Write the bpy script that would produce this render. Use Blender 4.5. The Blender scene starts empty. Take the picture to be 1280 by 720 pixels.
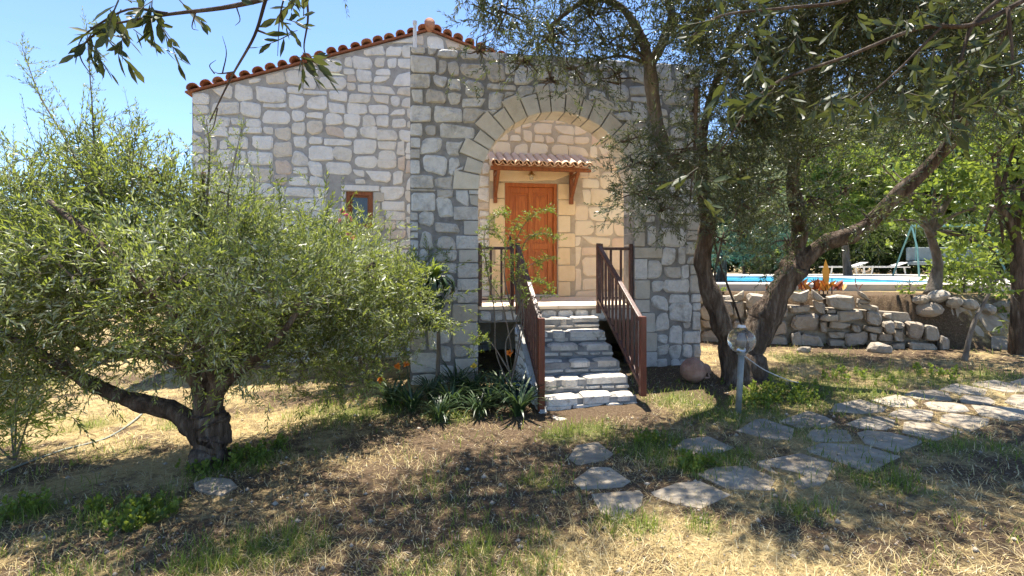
import bpy, bmesh, math, random
import numpy as np
from mathutils import Vector, Matrix, Quaternion

# ------------------------------------------------------------------ camera, sky, sun, exposure
scene = bpy.context.scene
EYE, F, TH, HOR = 1.6, 650.0, math.radians(9.0), 332.0
CT, ST = math.cos(TH), math.sin(TH)
cam_data = bpy.data.cameras.new('camera')
cam = bpy.data.objects.new('camera', cam_data)
scene.collection.objects.link(cam)
cam.location = (0, 0, EYE)
cam.rotation_euler = (math.radians(90), 0, -TH)
cam_data.sensor_width = 36.0
cam_data.lens = 36.0 * F / 1280.0
cam_data.shift_y = -(360.0 - HOR) / 1280.0
cam_data.clip_start = 0.05
cam_data.clip_end = 2000.0
scene.camera = cam

SUN_EL, SUN_AZ = math.radians(74), math.radians(78)      # azimuth from +X (right) towards +Y (behind the house)
SUN_DIR = Vector((math.cos(SUN_EL) * math.cos(SUN_AZ), math.cos(SUN_EL) * math.sin(SUN_AZ), math.sin(SUN_EL)))
world = bpy.data.worlds.new('World')
scene.world = world
world.use_nodes = True
wn = world.node_tree
sky = wn.nodes.new('ShaderNodeTexSky')
sky.sky_type = 'NISHITA'
sky.sun_disc = False
sky.sun_elevation = SUN_EL
sky.sun_rotation = math.radians(90) - SUN_AZ
sky.air_density = 1.0
sky.dust_density = 0.1
sky.altitude = 2500.0
sky.ozone_density = 4.0
wn.links.new(sky.outputs[0], wn.nodes['Background'].inputs[0])
wn.nodes['Background'].inputs[1].default_value = 0.12
sun_data = bpy.data.lights.new('sun', 'SUN')
sun_data.energy = 5.0
sun_data.angle = math.radians(0.5)
sun_data.color = (1.0, 0.93, 0.82)
sun = bpy.data.objects.new('sun', sun_data)
sun.rotation_euler = (-SUN_DIR).to_track_quat('-Z', 'Y').to_euler()
scene.collection.objects.link(sun)
scene.view_settings.view_transform = 'Standard'
scene.view_settings.look = 'None'
scene.view_settings.gamma = 1.0
scene.view_settings.use_curve_mapping = False
scene.view_settings.exposure = 1.5
try:
    scene.cycles.max_bounces = 10
    scene.cycles.diffuse_bounces = 6
    scene.cycles.transmission_bounces = 8
    scene.cycles.use_denoising = True
except Exception:
    pass

# ------------------------------------------------------------------ helpers
COL = scene.collection
rnd = random.Random(11)
rng = np.random.default_rng(11)
WORLD_INV = {}


def at(px, py, d):
    """World point seen at a pixel of the 1280x720 photograph, d metres in front of the lens."""
    u, v = (px - 640.0) / F, (HOR - py) / F
    return Vector((d * (u * CT + ST), d * (CT - u * ST), EYE + d * v))


def at_y(px, py, Y):
    u = (px - 640.0) / F
    return at(px, py, Y / (CT - u * ST))


def tag(o, label=None, cat=None, group=None, kind=None):
    if label: o['label'] = label
    if cat: o['category'] = cat
    if group: o['group'] = group
    if kind: o['kind'] = kind
    return o


def link(o, parent=None):
    COL.objects.link(o)
    if parent is not None:
        o.parent = parent
        o.matrix_parent_inverse = WORLD_INV.get(parent.name, Matrix())
    return o


def thing(name, loc, label, cat, group=None):
    o = bpy.data.objects.new(name, None)
    o.location = loc
    o.empty_display_size = 0.1
    COL.objects.link(o)
    WORLD_INV[o.name] = Matrix.Translation(-Vector(loc))
    return tag(o, label, cat, group)


class MB:
    """Collects shapes; build() links them as one mesh object (verts in world space)."""
    def __init__(s):
        s.v, s.f = [], []

    def poly(s, vs, fs):
        b = len(s.v)
        s.v += [tuple(p) for p in vs]
        s.f += [tuple(b + i for i in f) for f in fs]
        return s

    def box(s, lo, hi, rot=None):
        (x0, y0, z0), (x1, y1, z1) = lo, hi
        vs = [Vector(p) for p in ((x0, y0, z0), (x1, y0, z0), (x1, y1, z0), (x0, y1, z0), (x0, y0, z1), (x1, y0, z1), (x1, y1, z1), (x0, y1, z1))]
        if rot is not None:
            c = (Vector(lo) + Vector(hi)) / 2
            vs = [c + rot @ (p - c) for p in vs]
        return s.poly(vs, [(0, 3, 2, 1), (4, 5, 6, 7), (0, 1, 5, 4), (1, 2, 6, 5), (2, 3, 7, 6), (3, 0, 4, 7)])

    def bar(s, a, b, w, h, up=Vector((0, 0, 1))):
        """Square bar from a to b, w wide and h deep."""
        a, b = Vector(a), Vector(b)
        d = (b - a).normalized()
        if abs(d.dot(up)) > 0.98:
            up = Vector((0, 1, 0))
        sx = d.cross(up).normalized()
        sy = sx.cross(d).normalized()
        vs = []
        for p in (a, b):
            for i, j in ((-1, -1), (1, -1), (1, 1), (-1, 1)):
                vs.append(p + sx * (i * w / 2) + sy * (j * h / 2))
        return s.poly(vs, [(0, 3, 2, 1)[::-1], (4, 5, 6, 7)[::-1], (0, 1, 5, 4)[::-1], (1, 2, 6, 5)[::-1], (2, 3, 7, 6)[::-1], (3, 0, 4, 7)[::-1]])

    def tube(s, pts, radii, seg=8, rough=0.0, cap=True, seed=0):
        rr = random.Random(seed)
        n = len(pts)
        b = len(s.v)
        prev = None
        for i, p in enumerate(pts):
            d = (pts[min(i + 1, n - 1)] - pts[max(i - 1, 0)]).normalized()
            if prev is None:
                prev = d.orthogonal().normalized()
            x = (prev - d * prev.dot(d)).normalized()
            y = d.cross(x)
            prev = x
            for k in range(seg):
                a = 2 * math.pi * k / seg
                r = radii[i] * (1 + rough * ((rr.random() - 0.5) * 0.7 + 0.8 * math.sin(3 * a + i * 0.22 + seed) + 0.55 * math.sin(5 * a - i * 0.17 + 2 * seed) + 0.35 * math.sin(8 * a + i * 0.12)))
                s.v.append(tuple(p + (x * math.cos(a) + y * math.sin(a)) * r))
        for i in range(n - 1):
            for k in range(seg):
                k2 = (k + 1) % seg
                s.f.append((b + i * seg + k, b + i * seg + k2, b + (i + 1) * seg + k2, b + (i + 1) * seg + k))
        if cap:
            s.f.append(tuple(b + k for k in range(seg))[::-1])
            s.f.append(tuple(b + (n - 1) * seg + k for k in range(seg)))
        return s

    def prism(s, pts, o, u, v, n, depth):
        """2D outline pts in frame (o,u,v), front face at o, extruded back along -n by depth."""
        k = len(pts)
        fr = [o + u * a + v * b for a, b in pts]
        vs = fr + [p - n * depth for p in fr]
        fs = [tuple(range(k)), tuple(range(2 * k - 1, k - 1, -1))]
        for i in range(k):
            j = (i + 1) % k
            fs.append((j, i, k + i, k + j))
        return s.poly(vs, fs)

    def lathe(s, o, prof, axis=Vector((0, 0, 1)), seg=20):
        q = axis.to_track_quat('Z', 'Y')
        b = len(s.v)
        for r, z in prof:
            for k in range(seg):
                a = 2 * math.pi * k / seg
                s.v.append(tuple(o + q @ Vector((r * math.cos(a), r * math.sin(a), z))))
        for i in range(len(prof) - 1):
            for k in range(seg):
                k2 = (k + 1) % seg
                s.f.append((b + i * seg + k, b + i * seg + k2, b + (i + 1) * seg + k2, b + (i + 1) * seg + k))
        return s

    def build(s, name, mat, parent=None, smooth=False, bevel=0.0):
        me = bpy.data.meshes.new(name)
        me.from_pydata(s.v, [], s.f)
        me.update()
        if mat is not None:
            me.materials.append(mat)
        if smooth:
            for p in me.polygons: p.use_smooth = True
        o = bpy.data.objects.new(name, me)
        link(o, parent)
        if bevel:
            m = o.modifiers.new('bevel', 'BEVEL'); m.width = bevel; m.segments = 2; m.limit_method = 'ANGLE'
        return o


def catmull(pts, n):
    P = [pts[0] * 2 - pts[1]] + list(pts) + [pts[-1] * 2 - pts[-2]]
    out = []
    for i in range(1, len(P) - 2):
        for k in range(n):
            t = k / n
            p0, p1, p2, p3 = P[i - 1], P[i], P[i + 1], P[i + 2]
            out.append(0.5 * ((2 * p1) + (p2 - p0) * t + (2 * p0 - 5 * p1 + 4 * p2 - p3) * t * t + (3 * p1 - p0 - 3 * p2 + p3) * t ** 3))
    out.append(P[-2])
    return out


def vnoise(x, y, scale, seed=0):
    """Numpy value noise 0..1 with two octaves."""
    tot = 0
    for o, w in ((1, 0.65), (2.7, 0.35)):
        X, Y = np.asarray(x, float) * scale * o + 1000, np.asarray(y, float) * scale * o + 1000
        xi, yi = np.floor(X).astype(np.int64), np.floor(Y).astype(np.int64)
        fx, fy = X - xi, Y - yi
        fx, fy = fx * fx * (3 - 2 * fx), fy * fy * (3 - 2 * fy)

        def h(a, b):
            v = (a * 374761393 + b * 668265263 + seed * 974634721) & 0xFFFFFFFF
            v = ((v ^ (v >> 13)) * 1274126177) & 0xFFFFFFFF
            return ((v ^ (v >> 16)) & 0xFFFF) / 65535.0
        tot = tot + w * ((h(xi, yi) * (1 - fx) + h(xi + 1, yi) * fx) * (1 - fy) + (h(xi, yi + 1) * (1 - fx) + h(xi + 1, yi + 1) * fx) * fy)
    return tot


# ------------------------------------------------------------------ materials
def ramp(nt, stops, interp='LINEAR'):
    r = nt.nodes.new('ShaderNodeValToRGB')
    r.color_ramp.interpolation = interp
    e = r.color_ramp.elements
    while len(e) < len(stops): e.new(0.5)
    for el, (p, c) in zip(e, stops):
        el.position = p
        el.color = (*c, 1)
    return r


def noise_node(nt, vec, scale, detail=6, rough=0.6, dist=0.0):
    n = nt.nodes.new('ShaderNodeTexNoise')
    n.inputs['Scale'].default_value = scale
    n.inputs['Detail'].default_value = detail
    n.inputs['Roughness'].default_value = rough
    n.inputs['Distortion'].default_value = dist
    if vec is not None: nt.links.new(vec, n.inputs['Vector'])
    return n


def mix_rgb(nt, fac, a, b, mode='MIX'):
    m = nt.nodes.new('ShaderNodeMix')
    m.data_type = 'RGBA'
    m.blend_type = mode
    for s, val in ((m.inputs[0], fac), (m.inputs[6], a), (m.inputs[7], b)):
        if hasattr(val, 'links') or isinstance(val, bpy.types.NodeSocket):
            nt.links.new(val, s)
        elif isinstance(val, (int, float)):
            s.default_value = val
        else:
            s.default_value = (*val, 1)
    return m.outputs[2]


def material(name, stops, scale=4.0, rough=0.8, bump=0.3, bscale=30.0, rand=None, rand_mix=0.6, rand_interp='LINEAR',
             stain=None, stain_scale=2.0, spec=0.3, stretch=None, metallic=0.0, bdist=0.02, detail=6):
    """Noise-ramp colour, an optional ramp by object, optional stains, noise bump."""
    m = bpy.data.materials.new(name)
    m.use_nodes = True
    nt = m.node_tree
    b = nt.nodes['Principled BSDF']
    tc = nt.nodes.new('ShaderNodeTexCoord')
    vec = tc.outputs['Object']
    if stretch:
        mp = nt.nodes.new('ShaderNodeMapping')
        mp.inputs['Scale'].default_value = stretch
        nt.links.new(vec, mp.inputs['Vector'])
        vec = mp.outputs[0]
    n1 = noise_node(nt, vec, scale, detail, 0.62)
    col = ramp(nt, stops)
    nt.links.new(n1.outputs['Fac'], col.inputs[0])
    c = col.outputs[0]
    if rand:
        oi = nt.nodes.new('ShaderNodeObjectInfo')
        rr = ramp(nt, rand, rand_interp)
        nt.links.new(oi.outputs['Random'], rr.inputs[0])
        c = mix_rgb(nt, rand_mix, c, rr.outputs[0])
    if stain:
        n2 = noise_node(nt, vec, stain_scale, 8, 0.7, 0.4)
        sr = ramp(nt, [(0.52, (0, 0, 0)), (0.68, (1, 1, 1))])
        nt.links.new(n2.outputs['Fac'], sr.inputs[0])
        ml = nt.nodes.new('ShaderNodeMath'); ml.operation = 'MULTIPLY'
        nt.links.new(sr.outputs[0], ml.inputs[0]); ml.inputs[1].default_value = stain[1]
        c = mix_rgb(nt, ml.outputs[0], c, stain[0])
    nt.links.new(c, b.inputs['Base Color'])
    b.inputs['Roughness'].default_value = rough
    b.inputs['Specular IOR Level'].default_value = spec
    b.inputs['Metallic'].default_value = metallic
    if bump:
        n3 = noise_node(nt, vec, bscale, 8, 0.65)
        bp = nt.nodes.new('ShaderNodeBump')
        bp.inputs['Strength'].default_value = bump
        bp.inputs['Distance'].default_value = bdist
        nt.links.new(n3.outputs['Fac'], bp.inputs['Height'])
        nt.links.new(bp.outputs[0], b.inputs['Normal'])
    return m


def leaf_material(name, stops, trans=0.35, rough=0.45, tcol=(0.30, 0.36, 0.05), spec=0.4):
    m = bpy.data.materials.new(name)
    m.use_nodes = True
    nt = m.node_tree
    b = nt.nodes['Principled BSDF']
    at_ = nt.nodes.new('ShaderNodeAttribute')
    at_.attribute_name = 'tint'
    r = ramp(nt, stops)
    nt.links.new(at_.outputs['Fac'], r.inputs[0])
    nt.links.new(r.outputs[0], b.inputs['Base Color'])
    b.inputs['Roughness'].default_value = rough
    b.inputs['Specular IOR Level'].default_value = spec
    tr = nt.nodes.new('ShaderNodeBsdfTranslucent')
    tint = mix_rgb(nt, 0.6, r.outputs[0], tcol)
    nt.links.new(tint, tr.inputs['Color'])
    ms = nt.nodes.new('ShaderNodeMixShader')
    ms.inputs[0].default_value = trans
    nt.links.new(b.outputs[0], ms.inputs[1])
    nt.links.new(tr.outputs[0], ms.inputs[2])
    nt.links.new(ms.outputs[0], nt.nodes['Material Output'].inputs['Surface'])
    return m


M = {}
M['limestone'] = material('limestone', [(0.30, (0.50, 0.485, 0.445)), (0.48, (0.70, 0.685, 0.645)), (0.70, (0.80, 0.785, 0.745))], 8.0, 0.85, 0.9, 18, bdist=0.04,
                          rand=[(0.0, (0.80, 0.785, 0.745)), (0.6, (0.74, 0.73, 0.69)), (0.84, (0.68, 0.64, 0.565)), (0.92, (0.64, 0.55, 0.43)), (0.97, (0.56, 0.39, 0.27)), (1.0, (0.50, 0.46, 0.41))],
                          rand_mix=0.62, stain=((0.26, 0.25, 0.22), 0.35), stain_scale=3.2)
M['arch_stone'] = material('arch_stone', [(0.30, (0.34, 0.33, 0.305)), (0.48, (0.60, 0.585, 0.55)), (0.72, (0.77, 0.755, 0.715))], 9.0, 0.85, 1.0, 15, bdist=0.05,
                           rand=[(0.0, (0.76, 0.75, 0.715)), (0.5, (0.68, 0.67, 0.63)), (0.8, (0.60, 0.56, 0.49)), (0.92, (0.50, 0.43, 0.34)), (1.0, (0.32, 0.30, 0.27))],
                           rand_mix=0.55, stain=((0.16, 0.15, 0.14), 0.55), stain_scale=4.0)
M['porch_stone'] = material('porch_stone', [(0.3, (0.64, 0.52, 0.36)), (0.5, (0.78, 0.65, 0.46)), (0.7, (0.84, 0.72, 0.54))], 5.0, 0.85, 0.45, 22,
                            rand=[(0.0, (0.84, 0.74, 0.57)), (0.5, (0.80, 0.65, 0.44)), (0.85, (0.78, 0.60, 0.42)), (1.0, (0.66, 0.40, 0.25))], rand_mix=0.6)  # yellowish stone, made warmer and lighter to carry the light bounced inside the porch
M['sandstone'] = material('sandstone', [(0.3, (0.36, 0.33, 0.275)), (0.5, (0.49, 0.46, 0.395)), (0.7, (0.57, 0.54, 0.47))], 7.0, 0.85, 0.6, 25,
                          rand=[(0.0, (0.56, 0.545, 0.50)), (0.5, (0.50, 0.46, 0.385)), (1.0, (0.46, 0.41, 0.33))], rand_mix=0.5, stain=((0.34, 0.27, 0.19), 0.3), stain_scale=2.5)
M['door_block'] = material('door_block', [(0.3, (0.68, 0.50, 0.29)), (0.5, (0.80, 0.61, 0.36)), (0.7, (0.84, 0.68, 0.45))], 5.0, 0.85, 0.3, 35,
                           rand=[(0.0, (0.84, 0.69, 0.47)), (0.5, (0.82, 0.59, 0.32)), (1.0, (0.78, 0.57, 0.34))], rand_mix=0.5)  # sandstone colour with the golden porch glow worked into it
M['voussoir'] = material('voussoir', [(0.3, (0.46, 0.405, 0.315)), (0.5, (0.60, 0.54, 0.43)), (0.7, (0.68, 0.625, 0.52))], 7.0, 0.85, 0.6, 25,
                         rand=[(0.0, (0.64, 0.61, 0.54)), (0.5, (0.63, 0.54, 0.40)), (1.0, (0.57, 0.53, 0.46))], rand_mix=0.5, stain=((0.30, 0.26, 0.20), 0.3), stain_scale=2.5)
M['mortar'] = material('mortar', [(0.3, (0.28, 0.272, 0.258)), (0.5, (0.36, 0.35, 0.33)), (0.7, (0.43, 0.42, 0.395))], 9.0, 0.95, 0.8, 60)
M['mortar_arch'] = material('mortar_arch', [(0.3, (0.18, 0.175, 0.165)), (0.5, (0.255, 0.248, 0.235)), (0.7, (0.33, 0.32, 0.30))], 9.0, 0.95, 0.8, 60)
M['mortar_glow'] = material('mortar_glow', [(0.3, (0.46, 0.37, 0.26)), (0.7, (0.58, 0.48, 0.35))], 9.0, 0.95, 0.8, 60)  # mortar copy with the warm bounced porch light put into its colour
M['terracotta'] = material('terracotta', [(0.3, (0.19, 0.06, 0.04)), (0.5, (0.34, 0.12, 0.07)), (0.7, (0.44, 0.20, 0.12))], 9.0, 0.85, 0.3, 40,
                           rand=[(0, (0.28, 0.09, 0.055)), (0.5, (0.40, 0.17, 0.10)), (0.8, (0.48, 0.27, 0.18)), (1, (0.20, 0.09, 0.07))], rand_mix=0.6, stain=((0.16, 0.10, 0.08), 0.6), stain_scale=7)
M['awning_tile'] = material('awning_tile', [(0.3, (0.54, 0.34, 0.23)), (0.5, (0.68, 0.48, 0.34)), (0.7, (0.76, 0.60, 0.46))], 9.0, 0.85, 0.3, 40,
                            rand=[(0, (0.70, 0.46, 0.32)), (1, (0.76, 0.58, 0.45))], rand_mix=0.4)
M['door_wood'] = material('door_wood', [(0.3, (0.30, 0.075, 0.014)), (0.5, (0.46, 0.13, 0.024)), (0.7, (0.56, 0.18, 0.038))], 3.0, 0.42, 0.12, 40, stretch=(14, 14, 1.2), spec=0.45)
M['frame_wood'] = material('frame_wood', [(0.3, (0.16, 0.05, 0.018)), (0.6, (0.28, 0.095, 0.032))], 3.0, 0.5, 0.15, 40, stretch=(10, 10, 2))
M['rail_wood'] = material('rail_wood', [(0.3, (0.040, 0.013, 0.009)), (0.55, (0.080, 0.024, 0.014)), (0.75, (0.12, 0.040, 0.021))], 4.0, 0.38, 0.15, 45, stretch=(6, 6, 2), spec=0.5,
                          stain=((0.30, 0.22, 0.17), 0.35), stain_scale=5)
M['post_wood'] = material('post_wood', [(0.3, (0.085, 0.020, 0.010)), (0.6, (0.16, 0.038, 0.015))], 3.0, 0.4, 0.12, 40, stretch=(9, 9, 1.5), spec=0.45)
M['floor_tile'] = material('floor_tile', [(0.3, (0.74, 0.57, 0.40)), (0.6, (0.84, 0.69, 0.51))], 3.0, 0.6, 0.1, 30)
M['white_pipe'] = material('white_pipe', [(0.3, (0.62, 0.62, 0.62)), (0.7, (0.78, 0.78, 0.78))], 6.0, 0.5, 0.05, 20)
M['bark'] = material('bark', [(0.32, (0.040, 0.027, 0.018)), (0.5, (0.115, 0.080, 0.056)), (0.68, (0.24, 0.195, 0.15))], 14.0, 0.95, 1.0, 26, stretch=(1, 1, 0.22), bdist=0.09, detail=9)
M['bark_pale'] = material('bark_pale', [(0.3, (0.09, 0.072, 0.055)), (0.5, (0.17, 0.14, 0.11)), (0.7, (0.27, 0.235, 0.19))], 10.0, 0.95, 0.9, 30, stretch=(1, 1, 0.35), bdist=0.04)
M['twig'] = material('twig', [(0.3, (0.07, 0.06, 0.04)), (0.7, (0.14, 0.13, 0.09))], 10.0, 0.9, 0.0)
M['rock'] = material('rock', [(0.3, (0.20, 0.165, 0.125)), (0.5, (0.37, 0.315, 0.245)), (0.72, (0.52, 0.46, 0.37))], 5.0, 0.92, 0.9, 16,
                     rand=[(0, (0.46, 0.40, 0.31)), (0.5, (0.37, 0.31, 0.235)), (0.8, (0.50, 0.46, 0.40)), (1, (0.30, 0.22, 0.15))], rand_mix=0.5, stain=((0.12, 0.10, 0.08), 0.6), stain_scale=5, bdist=0.04)
M['flag'] = material('flag', [(0.3, (0.18, 0.14, 0.09)), (0.5, (0.31, 0.26, 0.195)), (0.72, (0.43, 0.38, 0.30))], 4.0, 0.92, 0.6, 18,
                     rand=[(0, (0.40, 0.35, 0.27)), (0.6, (0.32, 0.27, 0.20)), (1, (0.27, 0.24, 0.20))], rand_mix=0.4, stain=((0.20, 0.15, 0.09), 0.85), stain_scale=2.4)
M['step_stone'] = material('step_stone', [(0.3, (0.34, 0.30, 0.25)), (0.5, (0.60, 0.55, 0.475)), (0.72, (0.76, 0.71, 0.63))], 6.0, 0.85, 0.9, 18,
                           rand=[(0, (0.74, 0.69, 0.61)), (0.7, (0.60, 0.54, 0.46)), (1, (0.46, 0.39, 0.31))], rand_mix=0.5, stain=((0.14, 0.125, 0.105), 0.8), stain_scale=6, bdist=0.04)
M['white_stone'] = material('white_stone', [(0.3, (0.58, 0.58, 0.58)), (0.7, (0.78, 0.78, 0.77))], 5.0, 0.85, 0.6, 20, stain=((0.3, 0.29, 0.27), 0.4), stain_scale=5)
M['soil'] = material('soil', [(0.3, (0.05, 0.032, 0.02)), (0.7, (0.13, 0.085, 0.05))], 8.0, 1.0, 1.0, 30)
M['concrete'] = material('concrete', [(0.3, (0.48, 0.44, 0.38)), (0.7, (0.60, 0.56, 0.50))], 3.0, 0.9, 0.3, 30, stain=((0.35, 0.31, 0.26), 0.4), stain_scale=1.5)
M['pool_tile'] = material('pool_tile', [(0.3, (0.10, 0.40, 0.62)), (0.7, (0.16, 0.50, 0.72))], 3.0, 0.4, 0.0)
M['grey_plastic'] = material('grey_plastic', [(0.3, (0.34, 0.36, 0.37)), (0.7, (0.48, 0.50, 0.50))], 6.0, 0.5, 0.1, 30)
M['lounger_white'] = material('lounger_white', [(0.3, (0.62, 0.62, 0.60)), (0.7, (0.76, 0.76, 0.74))], 6.0, 0.5, 0.05, 30)
M['green_metal'] = material('green_metal', [(0.3, (0.10, 0.22, 0.19)), (0.7, (0.16, 0.30, 0.27))], 6.0, 0.5, 0.05, 30)
M['cushion'] = material('cushion', [(0.3, (0.17, 0.20, 0.19)), (0.7, (0.25, 0.28, 0.27))], 4.0, 0.9, 0.2, 60)
M['urn_clay'] = material('urn_clay', [(0.3, (0.24, 0.13, 0.09)), (0.5, (0.36, 0.21, 0.15)), (0.7, (0.44, 0.30, 0.23))], 7.0, 0.9, 0.4, 30, stain=((0.18, 0.12, 0.09), 0.5), stain_scale=5)
M['iron'] = material('iron', [(0.3, (0.05, 0.04, 0.035)), (0.7, (0.10, 0.085, 0.075))], 9.0, 0.5, 0.1, 40, metallic=0.6)
M['brass'] = material('brass', [(0.3, (0.45, 0.30, 0.10)), (0.7, (0.6, 0.42, 0.16))], 9.0, 0.35, 0.05, 40, metallic=0.9)
M['post_metal'] = material('post_metal', [(0.3, (0.17, 0.185, 0.17)), (0.7, (0.28, 0.30, 0.28))], 9.0, 0.5, 0.1, 40, metallic=0.2, stain=((0.12, 0.11, 0.10), 0.4), stain_scale=7)
M['blue_plastic'] = material('blue_plastic', [(0.3, (0.02, 0.06, 0.13)), (0.7, (0.04, 0.10, 0.20))], 6.0, 0.5, 0.05, 30)
M['hose'] = material('hose', [(0.3, (0.16, 0.18, 0.16)), (0.7, (0.28, 0.30, 0.27))], 6.0, 0.6, 0.05, 30)
M['petal_orange'] = material('petal_orange', [(0.3, (0.75, 0.22, 0.03)), (0.7, (0.85, 0.36, 0.06))], 6.0, 0.6, 0.0)
M['petal_pink'] = material('petal_pink', [(0.3, (0.75, 0.18, 0.28)), (0.7, (0.85, 0.35, 0.42))], 6.0, 0.6, 0.0)
M['petal_yellow'] = material('petal_yellow', [(0.3, (0.7, 0.5, 0.06)), (0.7, (0.8, 0.62, 0.15))], 6.0, 0.6, 0.0)

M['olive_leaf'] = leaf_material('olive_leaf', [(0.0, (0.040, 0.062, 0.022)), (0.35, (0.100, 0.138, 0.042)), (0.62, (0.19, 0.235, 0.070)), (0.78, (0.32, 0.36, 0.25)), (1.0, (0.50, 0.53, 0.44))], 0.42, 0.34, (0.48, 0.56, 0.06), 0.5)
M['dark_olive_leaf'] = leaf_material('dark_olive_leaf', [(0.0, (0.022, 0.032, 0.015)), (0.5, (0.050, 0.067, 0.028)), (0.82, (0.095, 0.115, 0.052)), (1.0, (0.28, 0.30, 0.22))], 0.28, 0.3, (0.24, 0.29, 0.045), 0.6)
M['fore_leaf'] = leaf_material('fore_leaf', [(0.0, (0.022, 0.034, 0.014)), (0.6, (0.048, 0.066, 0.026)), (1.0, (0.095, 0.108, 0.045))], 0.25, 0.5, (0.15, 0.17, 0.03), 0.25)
M['bright_leaf'] = leaf_material('bright_leaf', [(0.0, (0.055, 0.095, 0.020)), (0.5, (0.115, 0.175, 0.034)), (1.0, (0.23, 0.29, 0.06))], 0.42, 0.42, (0.40, 0.48, 0.05))
M['hedge_leaf'] = leaf_material('hedge_leaf', [(0.0, (0.022, 0.045, 0.014)), (0.6, (0.055, 0.090, 0.026)), (1.0, (0.11, 0.15, 0.05))], 0.3, 0.4, (0.15, 0.20, 0.03))
M['pale_leaf'] = leaf_material('pale_leaf', [(0.0, (0.11, 0.13, 0.07)), (0.6, (0.20, 0.225, 0.13)), (1.0, (0.32, 0.34, 0.23))], 0.35, 0.5, (0.34, 0.36, 0.12))
M['strap_leaf'] = leaf_material('strap_leaf', [(0.0, (0.020, 0.042, 0.018)), (0.6, (0.046, 0.082, 0.032)), (1.0, (0.12, 0.16, 0.075))], 0.25, 0.35, (0.10, 0.16, 0.03), 0.5)
M['croton_leaf'] = leaf_material('croton_leaf', [(0.0, (0.08, 0.014, 0.012)), (0.35, (0.20, 0.035, 0.018)), (0.55, (0.38, 0.10, 0.02)), (0.75, (0.58, 0.30, 0.03)), (0.85, (0.12, 0.12, 0.03)), (1.0, (0.08, 0.11, 0.03))], 0.25, 0.4, (0.32, 0.11, 0.02))
M['dry_grass'] = leaf_material('dry_grass', [(0.0, (0.20, 0.135, 0.06)), (0.4, (0.43, 0.32, 0.145)), (0.75, (0.58, 0.465, 0.235)), (1.0, (0.66, 0.58, 0.37))], 0.2, 0.8, (0.5, 0.4, 0.2), 0.1)
M['green_grass'] = leaf_material('green_grass', [(0.0, (0.065, 0.115, 0.020)), (0.5, (0.135, 0.20, 0.036)), (1.0, (0.27, 0.30, 0.08))], 0.4, 0.6, (0.36, 0.44, 0.05), 0.2)
M['litter'] = leaf_material('litter', [(0.0, (0.05, 0.032, 0.02)), (0.5, (0.15, 0.10, 0.062)), (1.0, (0.34, 0.27, 0.19))], 0.1, 0.8, (0.2, 0.13, 0.06), 0.1)


def ground_material():
    m = bpy.data.materials.new('garden_ground')
    m.use_nodes = True
    nt = m.node_tree
    b = nt.nodes['Principled BSDF']
    tc = nt.nodes.new('ShaderNodeTexCoord')
    vec = tc.outputs['Object']
    mp = nt.nodes.new('ShaderNodeMapping'); mp.inputs['Scale'].default_value = (1, 1.6, 1); mp.inputs['Rotation'].default_value = (0, 0, 0.5)
    nt.links.new(vec, mp.inputs['Vector'])
    n1 = noise_node(nt, mp.outputs[0], 24, 8, 0.75, 0.6)
    straw = ramp(nt, [(0.28, (0.21, 0.145, 0.065)), (0.45, (0.41, 0.305, 0.145)), (0.6, (0.52, 0.405, 0.20)), (0.75, (0.60, 0.50, 0.29))])
    nt.links.new(n1.outputs['Fac'], straw.inputs[0])
    n2 = noise_node(nt, vec, 40, 8, 0.8)
    soil = ramp(nt, [(0.3, (0.055, 0.036, 0.022)), (0.5, (0.125, 0.085, 0.052)), (0.68, (0.24, 0.18, 0.12))])
    nt.links.new(n2.outputs['Fac'], soil.inputs[0])
    a = nt.nodes.new('ShaderNodeAttribute'); a.attribute_name = 'dirt'
    n3 = noise_node(nt, vec, 9, 6, 0.7)
    mm = nt.nodes.new('ShaderNodeMath'); mm.operation = 'ADD'
    nt.links.new(a.outputs['Fac'], mm.inputs[0]); nt.links.new(n3.outputs['Fac'], mm.inputs[1])
    sr = ramp(nt, [(0.72, (0, 0, 0)), (1.05, (1, 1, 1))])
    sr.color_ramp.elements[1].position = 1.0
    nt.links.new(mm.outputs[0], sr.inputs[0])
    c = mix_rgb(nt, sr.outputs[0], straw.outputs[0], soil.outputs[0])
    g = nt.nodes.new('ShaderNodeAttribute'); g.attribute_name = 'green'
    gr = ramp(nt, [(0.55, (0, 0, 0)), (0.95, (0.7, 0.7, 0.7))])
    mg = nt.nodes.new('ShaderNodeMath'); mg.operation = 'MULTIPLY_ADD'
    nt.links.new(n1.outputs['Fac'], mg.inputs[0]); mg.inputs[1].default_value = 0.5; nt.links.new(g.outputs['Fac'], mg.inputs[2])
    nt.links.new(mg.outputs[0], gr.inputs[0])
    c = mix_rgb(nt, gr.outputs[0], c, (0.13, 0.16, 0.04))
    nt.links.new(c, b.inputs['Base Color'])
    b.inputs['Roughness'].default_value = 0.95
    b.inputs['Specular IOR Level'].default_value = 0.1
    bp = nt.nodes.new('ShaderNodeBump'); bp.inputs['Strength'].default_value = 0.9; bp.inputs['Distance'].default_value = 0.04
    nt.links.new(n2.outputs['Fac'], bp.inputs['Height'])
    nt.links.new(bp.outputs[0], b.inputs['Normal'])
    return m


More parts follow.
